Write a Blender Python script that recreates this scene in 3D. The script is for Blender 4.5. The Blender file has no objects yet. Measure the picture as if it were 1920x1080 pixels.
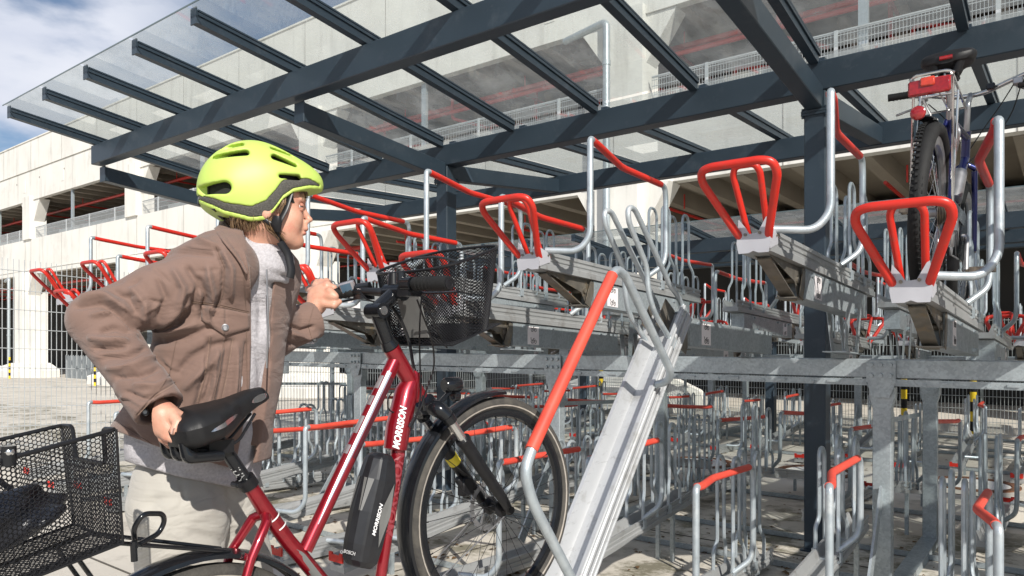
import bpy, bmesh, math, random
import numpy as np
from mathutils import Vector, Matrix
random.seed(7)
C = bpy.context.scene.collection
PI = math.pi
K = 0.045            # the site falls gently away from the viewer
ZC = 1.2             # eye height
FO = 1362.0          # focal length in pixels of a 1920 wide picture
RX, RY = .7933, .6088    # picture-right direction on the ground
FX, FY = -.6088, .7933   # viewing direction on the ground
YAW = math.atan2(.6088, .7933)
V = Vector

def at(px, py, d):
    """world point seen at a pixel at depth d"""
    a = (px-960)/FO
    return V(((FX+RX*a)*d, (FY+RY*a)*d, ZC-(py-641)/FO*d))
def loc(px, py, d):
    """the same in the frame turned with the view: right, forward, up"""
    return V(((px-960)/FO*d, d, ZC-(py-641)/FO*d))

def gz(x, y):
    t = min(max((-10-x)/14, 0), 1); t = t*t*(3-2*t)
    far = -.225 - .011*(min(y, 13.6)-5)
    if y <= 5: return -K*y
    return far*(1-t) + (-K*min(y, 15))*t

# ---------------------------------------------------------------- mesh builder
def fillet(path, rad, n=5):
    P = [V(p) for p in path]; out = [P[0]]
    for i in range(1, len(P)-1):
        a, b, c = P[i-1], P[i], P[i+1]
        u, w = (a-b), (c-b); lu, lw = u.length, w.length
        if lu < 1e-6 or lw < 1e-6: continue
        r = min(rad, lu*.48, lw*.48)
        p0, p1 = b+u/lu*r, b+w/lw*r
        for k in range(n+1):
            t = k/n; out.append(p0*(1-t)**2 + b*2*t*(1-t) + p1*t*t)
    out.append(P[-1]); return out

class MB:
    def __init__(s, shear=0.0, my=1):
        s.v = []; s.f = []; s.mi = []; s.sh = shear; s.my = my; s.cur = 0
    def add(s, vs, fs):
        o = len(s.v); s.v += [tuple(p) for p in vs]
        for f in fs: s.f.append([i+o for i in f]); s.mi.append(s.cur)
        return s
    def box(s, c, size, rot=None):
        hx, hy, hz = size[0]/2, size[1]/2, size[2]/2
        vs = [V((x, y, z)) for x in (-hx, hx) for y in (-hy, hy) for z in (-hz, hz)]
        if rot is not None: vs = [rot @ v for v in vs]
        c = V(c)
        return s.add([v+c for v in vs], [(0,1,3,2),(4,6,7,5),(0,4,5,1),(2,3,7,6),(0,2,6,4),(1,5,7,3)])
    def bb(s, x0, x1, y0, y1, z0, z1):
        return s.box(((x0+x1)/2, (y0+y1)/2, (z0+z1)/2), (abs(x1-x0), abs(y1-y0), abs(z1-z0)))
    def beam(s, a, b, w, h, up=(0,0,1)):
        """box bar from a to b, w across, h along up"""
        a, b = V(a), V(b); d = (b-a); L = d.length; d /= L
        up = V(up); side = d.cross(up)
        if side.length < 1e-5: side = d.cross(V((1,0,0)))
        side.normalize(); up2 = side.cross(d)
        vs = []
        for p in (a, b):
            for i, j in ((-1,-1),(1,-1),(1,1),(-1,1)):
                vs.append(p+side*(w/2*i)+up2*(h/2*j))
        return s.add(vs, [(3,2,1,0),(4,5,6,7),(0,1,5,4),(1,2,6,5),(2,3,7,6),(3,0,4,7)])
    def tube(s, path, r, seg=8, closed=False, cap=True, rr=0.0, nf=5, squash=None):
        P = fillet(path, rr, nf) if rr > 0 else [V(p) for p in path]
        n = len(P)
        rs = [r]*n if not hasattr(r, '__len__') else ([np.interp(i/(n-1), np.linspace(0,1,len(r)), r) for i in range(n)])
        T = []
        for i in range(n):
            if closed: t = P[(i+1) % n]-P[i-1]
            else: t = P[min(i+1,n-1)]-P[max(i-1,0)]
            T.append(t.normalized() if t.length > 1e-9 else V((0,0,1)))
        ref = V((0,0,1)) if abs(T[0].z) < .9 else V((1,0,0))
        nrm = (ref - T[0]*ref.dot(T[0])).normalized()
        vs = []
        for i in range(n):
            nrm = (nrm - T[i]*nrm.dot(T[i]))
            nrm = nrm.normalized() if nrm.length > 1e-6 else T[i].orthogonal().normalized()
            bi = T[i].cross(nrm)
            for k in range(seg):
                a = 2*PI*k/seg
                sx, sy = (1, 1) if squash is None else squash
                vs.append(P[i]+nrm*(math.cos(a)*rs[i]*sx)+bi*(math.sin(a)*rs[i]*sy))
        fs = []
        m = n if closed else n-1
        for i in range(m):
            j = (i+1) % n
            for k in range(seg):
                k2 = (k+1) % seg
                fs.append((i*seg+k, i*seg+k2, j*seg+k2, j*seg+k))
        if cap and not closed:
            fs.append(tuple(reversed(range(seg)))); fs.append(tuple((n-1)*seg+k for k in range(seg)))
        return s.add(vs, fs)
    def revolve(s, c, axis, prof, seg=48, closed=True):
        """profile [(radius, along axis)] turned about axis through c"""
        c = V(c); ax = V(axis).normalized(); e1 = V((0,0,1)); e1 = (e1-ax*e1.dot(ax))
        if e1.length < .05: e1 = V((1,0,0)); e1 = e1-ax*e1.dot(ax)
        e1.normalize(); e2 = ax.cross(e1); n = len(prof); vs = []
        for i in range(seg):
            a = 2*PI*i/seg; q = e1*math.cos(a)+e2*math.sin(a)
            for r, w in prof: vs.append(c+q*r+ax*w)
        fs = []
        for i in range(seg):
            j = (i+1) % seg
            for k in range(n if closed else n-1):
                k2 = (k+1) % n
                fs.append((i*n+k, i*n+k2, j*n+k2, j*n+k))
        if not closed:
            if prof[0][0] > 1e-6: fs.append(tuple(i*n for i in range(seg)))
            if prof[-1][0] > 1e-6: fs.append(tuple(i*n+n-1 for i in reversed(range(seg))))
        return s.add(vs, fs)
    def prism(s, pts, ext):
        """flat outline pts (3D) swept by ext"""
        n = len(pts); ext = V(ext); a = [V(p) for p in pts]; b = [p+ext for p in a]
        return s.add(a+b, [tuple(reversed(range(n))), tuple(range(n, 2*n))]+[(i,(i+1)%n,n+(i+1)%n,n+i) for i in range(n)])
    def grid(s, fn, nu, nv, cu=False, cv=False):
        vs = [fn(i/(nu if cu else nu-1), j/(nv if cv else nv-1)) for i in range(nu) for j in range(nv)]
        fs = []
        for i in range(nu if cu else nu-1):
            for j in range(nv if cv else nv-1):
                i2, j2 = (i+1) % nu, (j+1) % nv
                fs.append((i*nv+j, i2*nv+j, i2*nv+j2, i*nv+j2))
        return s.add(vs, fs)
    def mesh(s, name, mats, smooth=True, bevel=0):
        vs = s.v
        if s.my < 0: vs = [(x, -y, z) for x, y, z in vs]
        if s.sh: vs = [(x, y, z-s.sh*y) for x, y, z in vs]
        me = bpy.data.meshes.new(name); me.from_pydata(vs, [], s.f)
        if not isinstance(mats, (list, tuple)): mats = [mats]
        for m in mats: me.materials.append(m)
        me.polygons.foreach_set('material_index', s.mi)
        bm = bmesh.new(); bm.from_mesh(me)
        bmesh.ops.recalc_face_normals(bm, faces=bm.faces)
        if bevel:
            es = [e for e in bm.edges if len(e.link_faces) == 2 and e.calc_face_angle(0) > .6]
            bmesh.ops.bevel(bm, geom=es, offset=bevel, segments=1, affect='EDGES')
        for f in bm.faces: f.smooth = smooth
        if smooth:
            for e in bm.edges:
                if len(e.link_faces) == 2 and e.calc_face_angle(0) > .7: e.smooth = False
        bm.to_mesh(me); bm.free(); me.update()
        return me
    def build(s, name, mats, parent=None, smooth=True, bevel=0, label=None, at0=None):
        me = s.mesh(name, mats, smooth, bevel)
        o = bpy.data.objects.new(name, me); C.objects.link(o)
        if parent is not None:
            o.parent = parent
        if label: o['label'] = label
        return o

def tag(o, label=None, cat=None, group=None, kind=None):
    if label: o['label'] = label
    if cat: o['category'] = cat
    if group: o['group'] = group
    if kind: o['kind'] = kind
    return o
def empty(name, loc=(0,0,0), label=None, cat=None, group=None, rz=0):
    o = bpy.data.objects.new(name, None); C.objects.link(o); o.location = loc; o.rotation_euler = (0,0,rz)
    o.empty_display_size = .1
    return tag(o, label, cat, group)
def copy_tree(o, parent=None):
    c = o.copy(); C.objects.link(c)
    if parent is not None: c.parent = parent
    for ch in [h for h in KIDS.get(o.name, [])]:
        copy_tree(ch, c)
    return c
KIDS = {}
def index_kids():
    KIDS.clear()
    for o in bpy.data.objects:
        if o.parent: KIDS.setdefault(o.parent.name, []).append(o)
def fixed(mb, name, mats, parent, **k):
    """mesh given in world coordinates under a parent standing at its base (no rotation)"""
    L = parent.location; p = parent
    off = V(p.location)
    while p.parent: p = p.parent; off += V(p.location)
    mb.v = [(x-off.x, y-off.y, z-off.z) for x, y, z in mb.v]
    return mb.build(name, mats, parent, at0=True, **k)

# ---------------------------------------------------------------- materials
def pmat(name, c1, c2=None, scale=5, rough=.5, metal=0, bump=0, bscale=None, detail=6, spec=.5, coat=0, rvar=0, space='pos', voro=False, contrast=1.0, c3=None, s3=1.0):
    m = bpy.data.materials.new(name); m.use_nodes = True; nt = m.node_tree; N = nt.nodes; Lk = nt.links
    b = N['Principled BSDF']
    b.inputs['Roughness'].default_value = rough; b.inputs['Metallic'].default_value = metal
    b.inputs['Specular IOR Level'].default_value = spec; b.inputs['Coat Weight'].default_value = coat
    b.inputs['Coat Roughness'].default_value = .08
    if c2 is None: c2 = tuple(x*.82 for x in c1)
    if space == 'pos': g = N.new('ShaderNodeNewGeometry'); vec = g.outputs['Position']
    else: g = N.new('ShaderNodeTexCoord'); vec = g.outputs['Object']
    if voro:
        t = N.new('ShaderNodeTexVoronoi'); t.inputs['Scale'].default_value = scale
        t2 = N.new('ShaderNodeTexNoise'); t2.inputs['Scale'].default_value = scale*.12; t2.inputs['Detail'].default_value = 5
        Lk.new(vec, t2.inputs['Vector'])
        sep = N.new('ShaderNodeSeparateColor'); Lk.new(t.outputs['Color'], sep.inputs[0])
        mx = N.new('ShaderNodeMath'); mx.operation = 'MULTIPLY_ADD'; Lk.new(sep.outputs[0], mx.inputs[0]); mx.inputs[1].default_value = .45
        Lk.new(t2.outputs[0], mx.inputs[2]); src = mx.outputs[0]
        sub = N.new('ShaderNodeMath'); sub.operation = 'SUBTRACT'; Lk.new(src, sub.inputs[0]); sub.inputs[1].default_value = .22; src = sub.outputs[0]
    else:
        t = N.new('ShaderNodeTexNoise'); t.inputs['Scale'].default_value = scale; t.inputs['Detail'].default_value = detail
        src = t.outputs[0]
    Lk.new(vec, t.inputs['Vector'])
    r = N.new('ShaderNodeMapRange'); r.inputs[1].default_value = .5-.22/contrast; r.inputs[2].default_value = .5+.22/contrast
    Lk.new(src, r.inputs[0])
    mix = N.new('ShaderNodeMix'); mix.data_type = 'RGBA'; Lk.new(r.outputs[0], mix.inputs[0])
    mix.inputs[6].default_value = (*c1, 1); mix.inputs[7].default_value = (*c2, 1)
    out = mix.outputs[2]
    if c3 is not None:
        t3 = N.new('ShaderNodeTexNoise'); t3.inputs['Scale'].default_value = s3; t3.inputs['Detail'].default_value = 8; t3.inputs['Roughness'].default_value = .65
        Lk.new(vec, t3.inputs['Vector'])
        r3 = N.new('ShaderNodeMapRange'); r3.inputs[1].default_value = .55; r3.inputs[2].default_value = .68; Lk.new(t3.outputs[0], r3.inputs[0])
        m3 = N.new('ShaderNodeMix'); m3.data_type = 'RGBA'; Lk.new(r3.outputs[0], m3.inputs[0]); Lk.new(out, m3.inputs[6]); m3.inputs[7].default_value = (*c3, 1)
        out = m3.outputs[2]
    Lk.new(out, b.inputs['Base Color'])
    if rvar:
        rr = N.new('ShaderNodeMapRange'); rr.inputs[3].default_value = rough-rvar; rr.inputs[4].default_value = rough+rvar
        Lk.new(src, rr.inputs[0]); Lk.new(rr.outputs[0], b.inputs['Roughness'])
    if bump:
        tb = N.new('ShaderNodeTexNoise'); tb.inputs['Scale'].default_value = bscale or scale*6; tb.inputs['Detail'].default_value = 6
        Lk.new(vec, tb.inputs['Vector'])
        bp = N.new('ShaderNodeBump'); bp.inputs['Strength'].default_value = bump; bp.inputs['Distance'].default_value = .01
        Lk.new(tb.outputs[0], bp.inputs['Height']); Lk.new(bp.outputs[0], b.inputs['Normal'])
    return m

M = {}
M['galv'] = pmat('galvanised_steel', (.43,.48,.50), (.33,.37,.39), 90, .42, .5, bump=.03, voro=True, rvar=.10)
M['galv_tube'] = pmat('galvanised_tube', (.52,.57,.60), (.34,.39,.42), 14, .38, .5, bump=.08, bscale=90, rvar=.1, c3=(.6,.63,.64), s3=6)
M['alu'] = pmat('aluminium_channel', (.44,.45,.45), (.34,.35,.35), 3, .42, .45, rvar=.08, c3=(.28,.275,.265), s3=9)
M['alu_white'] = pmat('pale_aluminium', (.56,.57,.58), (.46,.47,.48), 4, .36, .4, rvar=.1, c3=(.36,.36,.35), s3=7)
M['red'] = pmat('red_coated_tube', (.60,.026,.014), (.50,.020,.011), 9, .38, 0, bump=.04, bscale=150, c3=(.40,.045,.03), s3=26)
M['red_faded'] = pmat('red_grip_sleeve', (.72,.085,.05), (.60,.055,.035), 7, .5, 0, bump=.03, bscale=150)
M['anth'] = pmat('anthracite_paint', (.034,.052,.072), (.026,.041,.058), 2.5, .42, 0, bump=.02, bscale=120, c3=(.05,.066,.085), s3=5)
M['conc'] = pmat('pale_concrete', (.74,.72,.67), (.66,.64,.59), .9, .85, 0, bump=.12, bscale=9, c3=(.60,.575,.53), s3=.55)
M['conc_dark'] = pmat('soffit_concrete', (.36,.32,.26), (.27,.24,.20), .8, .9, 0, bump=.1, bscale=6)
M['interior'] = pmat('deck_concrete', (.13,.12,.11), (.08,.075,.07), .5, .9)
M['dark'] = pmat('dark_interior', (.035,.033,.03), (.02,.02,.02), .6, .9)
M['redpipe'] = pmat('red_pipe_paint', (.62,.045,.035), None, 3, .4)
M['wire'] = pmat('zinc_wire', (.55,.57,.57), (.42,.44,.45), 6, .5, .3)
M['black'] = pmat('black_coating', (.009,.009,.010), (.013,.013,.015), 30, .36, 0, spec=.28)
M['blackrub'] = pmat('black_rubber', (.016,.016,.016), (.011,.011,.011), 40, .7, 0, bump=.15, bscale=220, spec=.3)
M['bronze'] = pmat('passivated_lever', (.25,.23,.195), (.14,.125,.105), 18, .4, .6, c3=(.28,.21,.12), s3=8)
M['white'] = pmat('white_sticker', (.80,.76,.76), (.74,.70,.71), 20, .5)
M['ink'] = pmat('black_ink', (.05,.05,.05), None, 9, .6)
M['chrome'] = pmat('polished_steel', (.70,.70,.70), (.58,.58,.58), 20, .16, .95)
M['steel_dull'] = pmat('dull_steel', (.42,.42,.43), (.30,.30,.31), 25, .35, .8)
M['yellow'] = pmat('yellow_plastic', (.80,.55,.02), None, 6, .5)

def glass_mat(name, tint, refl, dirt_haze):
    m = bpy.data.materials.new(name); m.use_nodes = True; nt = m.node_tree; N = nt.nodes; L = nt.links
    N.remove(N['Principled BSDF']); out = N['Material Output']
    tr = N.new('ShaderNodeBsdfTransparent'); tr.inputs[0].default_value = (*tint, 1)
    gl = N.new('ShaderNodeBsdfGlossy'); gl.inputs['Roughness'].default_value = .03; gl.inputs[0].default_value = (.9,.95,1,1)
    lw = N.new('ShaderNodeLayerWeight'); lw.inputs[0].default_value = .5
    pw = N.new('ShaderNodeMath'); pw.operation = 'POWER'; pw.inputs[1].default_value = 4.0; L.new(lw.outputs['Facing'], pw.inputs[0])
    fr = N.new('ShaderNodeMath'); fr.operation = 'MULTIPLY_ADD'; fr.inputs[1].default_value = .9; fr.inputs[2].default_value = .07; L.new(pw.outputs[0], fr.inputs[0])
    mul = N.new('ShaderNodeMath'); mul.operation = 'MULTIPLY'; mul.inputs[1].default_value = refl; L.new(fr.outputs[0], mul.inputs[0])
    mx = N.new('ShaderNodeMixShader'); L.new(mul.outputs[0], mx.inputs[0]); L.new(tr.outputs[0], mx.inputs[1]); L.new(gl.outputs[0], mx.inputs[2])
    df = N.new('ShaderNodeBsdfTranslucent'); df.inputs[0].default_value = (.72,.74,.72,1)
    d2 = N.new('ShaderNodeBsdfDiffuse'); d2.inputs[0].default_value = (.6,.62,.6,1)
    ad = N.new('ShaderNodeMixShader'); L.new(df.outputs[0], ad.inputs[1]); L.new(d2.outputs[0], ad.inputs[2])
    g = N.new('ShaderNodeNewGeometry'); no = N.new('ShaderNodeTexNoise'); no.inputs['Scale'].default_value = 2.4; no.inputs['Detail'].default_value = 9; no.inputs['Roughness'].default_value = .7
    L.new(g.outputs['Position'], no.inputs['Vector'])
    r = N.new('ShaderNodeMapRange'); r.inputs[1].default_value = .3; r.inputs[2].default_value = .75; r.inputs[3].default_value = dirt_haze*.45; r.inputs[4].default_value = dirt_haze*1.7; L.new(no.outputs[0], r.inputs[0])  # dirt layer made heavier to paint a pale haze of reflections on the panes
    m2 = N.new('ShaderNodeMixShader'); L.new(r.outputs[0], m2.inputs[0]); L.new(mx.outputs[0], m2.inputs[1]); L.new(ad.outputs[0], m2.inputs[2])
    L.new(m2.outputs[0], out.inputs[0]); return m
M['glass'] = glass_mat('roof_glass', (.82,.87,.86), 1.1, .27)

# ---------------------------------------------------------------- text helper
def text_mesh(s, size, depth=.0006, shear=0, bold=0, font=None):
    cu = bpy.data.curves.new('txt', 'FONT'); cu.body = s; cu.size = size; cu.extrude = depth; cu.shear = shear; cu.offset = bold
    cu.align_x = 'LEFT'; cu.resolution_u = 3
    o = bpy.data.objects.new('txt', cu); C.objects.link(o)
    dg = bpy.context.evaluated_depsgraph_get(); me = bpy.data.meshes.new_from_object(o.evaluated_get(dg))
    vs = [v.co.copy() for v in me.vertices]; fs = [tuple(p.vertices) for p in me.polygons]
    C.objects.unlink(o); bpy.data.objects.remove(o); bpy.data.curves.remove(cu)
    return vs, fs
def put_text(mb, s, size, origin, ux, uy, depth=.0006, shear=0, bold=0, sx=1.0, drop=None):
    vs, fs = text_mesh(s, size, depth, shear, bold)
    ux = V(ux).normalized(); uy = V(uy); uy = (uy-ux*uy.dot(ux)).normalized(); n = ux.cross(uy); o = V(origin)
    out = [o+ux*(v.x*sx)+uy*v.y+n*v.z for v in vs]
    if drop: out = [drop(p) for p in out]
    mb.add(out, fs)
    return mb
# ================================================================ camera, light, sky
cam = bpy.data.cameras.new('camera'); co = bpy.data.objects.new('camera', cam); C.objects.link(co)
co.location = (0,0,ZC); co.rotation_euler = (PI/2, 0, YAW); cam.sensor_width = 36; cam.lens = FO/1920*36
cam.shift_y = 101/1920; cam.clip_end = 2000; cam.clip_start = .05
bpy.context.scene.camera = co
SUN = V((1.38,-.92,1.08)).normalized()
sl = bpy.data.lights.new('sun', 'SUN'); sl.energy = 5.0; sl.angle = math.radians(.5); sl.color = (1,.955,.88)
so = bpy.data.objects.new('sun', sl); C.objects.link(so); so.rotation_euler = (-SUN).to_track_quat('-Z','Y').to_euler(); so.location = (0,0,20)
w = bpy.data.worlds.new('World'); bpy.context.scene.world = w; w.use_nodes = True
nt = w.node_tree; N = nt.nodes; Lk = nt.links
sky = N.new('ShaderNodeTexSky'); sky.sky_type = 'NISHITA'; sky.sun_disc = False
sky.sun_elevation = math.asin(SUN.z); sky.sun_rotation = math.atan2(SUN.x, SUN.y)
sky.air_density = 1.0; sky.dust_density = .2; sky.ozone_density = 3.0
tc = N.new('ShaderNodeTexCoord')
mp = N.new('ShaderNodeMapping'); mp.inputs['Scale'].default_value = (1,1,2.6); mp.inputs['Location'].default_value = (.35,.1,.42)
Lk.new(tc.outputs['Generated'], mp.inputs[0])
n1 = N.new('ShaderNodeTexNoise'); n1.inputs['Scale'].default_value = 2.6; n1.inputs['Detail'].default_value = 9; n1.inputs['Roughness'].default_value = .52
Lk.new(mp.outputs[0], n1.inputs['Vector'])
rp = N.new('ShaderNodeMapRange'); rp.interpolation_type = 'SMOOTHSTEP'; rp.inputs[1].default_value = .43; rp.inputs[2].default_value = .56; Lk.new(n1.outputs[0], rp.inputs[0])
n2 = N.new('ShaderNodeTexNoise'); n2.inputs['Scale'].default_value = 5; n2.inputs['Detail'].default_value = 6; Lk.new(mp.outputs[0], n2.inputs['Vector'])
cr = N.new('ShaderNodeMix'); cr.data_type = 'RGBA'; Lk.new(n2.outputs[0], cr.inputs[0]); cr.inputs[6].default_value = (5.4,6.1,8.0,1); cr.inputs[7].default_value = (11.5,11.6,12,1)
# the cloud bank stands on one side of the sky only
sx_ = N.new('ShaderNodeSeparateXYZ'); Lk.new(tc.outputs['Generated'], sx_.inputs[0])
dt = N.new('ShaderNodeVectorMath'); dt.operation = 'DOT_PRODUCT'; Lk.new(tc.outputs['Generated'], dt.inputs[0]); dt.inputs[1].default_value = (-.5,-.85,0)
gt = N.new('ShaderNodeMapRange'); gt.interpolation_type = 'SMOOTHSTEP'; gt.inputs[1].default_value = -.04; gt.inputs[2].default_value = .12; gt.inputs[3].default_value = .10; Lk.new(dt.outputs['Value'], gt.inputs[0])
gm = N.new('ShaderNodeMath'); gm.operation = 'MULTIPLY'; Lk.new(rp.outputs[0], gm.inputs[0]); Lk.new(gt.outputs[0], gm.inputs[1])
mx = N.new('ShaderNodeMix'); mx.data_type = 'RGBA'; Lk.new(gm.outputs[0], mx.inputs[0]); Lk.new(sky.outputs[0], mx.inputs[6]); Lk.new(cr.outputs[2], mx.inputs[7])
bg = N['Background']; Lk.new(mx.outputs[2], bg.inputs[0]); bg.inputs[1].default_value = .075
sc = bpy.context.scene
sc.view_settings.view_transform = 'Standard'; sc.view_settings.look = 'None'; sc.view_settings.gamma = 1; sc.view_settings.exposure = 0.28
sc.cycles.transparent_max_bounces = 24; sc.cycles.max_bounces = 6

# ================================================================ ground
def ground_mat():
    m = pmat('yard_concrete', (.62,.575,.50), (.50,.465,.405), .8, .9, 0, bump=.3, bscale=14, c3=(.29,.27,.225), s3=1.6)
    nt = m.node_tree; N = nt.nodes; L = nt.links; b = N['Principled BSDF']
    src = b.inputs['Base Color'].links[0].from_socket
    g = N.new('ShaderNodeNewGeometry')
    no = N.new('ShaderNodeTexNoise'); no.inputs['Scale'].default_value = 26; no.inputs['Detail'].default_value = 10; no.inputs['Roughness'].default_value = .75; L.new(g.outputs['Position'], no.inputs['Vector'])
    r = N.new('ShaderNodeMapRange'); r.inputs[1].default_value = .62; r.inputs[2].default_value = .70; L.new(no.outputs[0], r.inputs[0])
    no2 = N.new('ShaderNodeTexNoise'); no2.inputs['Scale'].default_value = .9; no2.inputs['Detail'].default_value = 4; L.new(g.outputs['Position'], no2.inputs['Vector'])
    r2 = N.new('ShaderNodeMapRange'); r2.inputs[1].default_value = .45; r2.inputs[2].default_value = .62; L.new(no2.outputs[0], r2.inputs[0])
    mu = N.new('ShaderNodeMath'); mu.operation = 'MULTIPLY'; L.new(r.outputs[0], mu.inputs[0]); L.new(r2.outputs[0], mu.inputs[1])
    mx = N.new('ShaderNodeMix'); mx.data_type = 'RGBA'; L.new(mu.outputs[0], mx.inputs[0]); L.new(src, mx.inputs[6]); mx.inputs[7].default_value = (.10,.085,.055,1)
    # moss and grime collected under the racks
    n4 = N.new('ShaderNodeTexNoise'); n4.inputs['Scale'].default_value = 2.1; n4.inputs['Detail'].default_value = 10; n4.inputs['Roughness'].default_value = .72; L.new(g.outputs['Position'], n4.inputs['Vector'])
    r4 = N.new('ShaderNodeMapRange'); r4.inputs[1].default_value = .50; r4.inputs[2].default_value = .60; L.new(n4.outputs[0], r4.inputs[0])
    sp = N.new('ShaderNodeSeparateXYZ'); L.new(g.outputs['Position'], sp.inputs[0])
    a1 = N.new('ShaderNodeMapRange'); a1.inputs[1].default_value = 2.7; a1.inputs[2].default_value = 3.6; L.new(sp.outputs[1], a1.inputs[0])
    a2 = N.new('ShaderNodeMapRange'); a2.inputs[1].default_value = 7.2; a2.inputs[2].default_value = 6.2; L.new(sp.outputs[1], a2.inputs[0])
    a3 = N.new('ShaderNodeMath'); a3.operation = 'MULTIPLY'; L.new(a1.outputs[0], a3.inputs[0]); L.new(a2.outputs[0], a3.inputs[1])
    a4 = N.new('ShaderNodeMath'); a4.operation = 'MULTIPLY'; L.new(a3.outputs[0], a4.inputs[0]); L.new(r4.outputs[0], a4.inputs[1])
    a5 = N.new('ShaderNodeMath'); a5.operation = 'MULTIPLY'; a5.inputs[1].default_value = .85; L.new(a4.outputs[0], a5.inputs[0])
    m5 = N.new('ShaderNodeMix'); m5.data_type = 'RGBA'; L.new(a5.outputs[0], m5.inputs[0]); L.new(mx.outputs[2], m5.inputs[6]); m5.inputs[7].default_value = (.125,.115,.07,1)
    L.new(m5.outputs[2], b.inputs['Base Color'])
    return m
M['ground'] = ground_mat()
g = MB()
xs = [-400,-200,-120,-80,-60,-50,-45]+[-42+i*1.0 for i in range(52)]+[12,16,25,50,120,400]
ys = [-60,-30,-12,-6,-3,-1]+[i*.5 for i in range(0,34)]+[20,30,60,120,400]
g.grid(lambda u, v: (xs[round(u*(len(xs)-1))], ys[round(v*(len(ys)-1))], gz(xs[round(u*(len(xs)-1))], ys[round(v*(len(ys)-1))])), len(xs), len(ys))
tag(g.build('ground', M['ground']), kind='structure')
# paving joints of the yard
g = MB()
for x in (-6.2,-3.1,-.1):
    g.grid(lambda u, v, x=x: (x-.006+.012*u, .2+13.2*v, gz(x, .2+13.2*v)+.004), 2, 27)
for y in (1.9,5.0,8.1,12.9):
    g.bb(-12,3,y-.006,y+.006,gz(-3,y)+.002,gz(-3,y)+.005)
tag(g.build('paving_joint', pmat('joint_filler', (.12,.105,.09), (.07,.065,.05), 20, .95)), kind='structure')
# fallen leaves and grit
lm = pmat('dry_leaf', (.16,.085,.03), (.07,.045,.02), 30, .9)
g = MB()
rnd = random.Random(3)
for i in range(2200):
    x = rnd.uniform(-8,2.2); y = rnd.choice([rnd.gauss(3.3,.25), rnd.gauss(4.7,.3), rnd.gauss(5.4,.35), rnd.uniform(2,12.5), rnd.gauss(9.2,.3)])
    s = rnd.uniform(.008,.028); a = rnd.uniform(0,6.28); z = gz(x,y)+.006
    c, sn = math.cos(a)*s, math.sin(a)*s
    t = rnd.uniform(0,.012)
    g.add([(x+c,y+sn,z),(x-sn*.6,y+c*.6,z+t),(x-c,y-sn,z),(x+sn*.6,y-c*.6,z+t*.6)], [(0,1,2,3)])
tag(g.build('leaf_litter', lm), 'brown dry leaves and grit scattered between the racks', 'leaves', kind='stuff')

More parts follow.
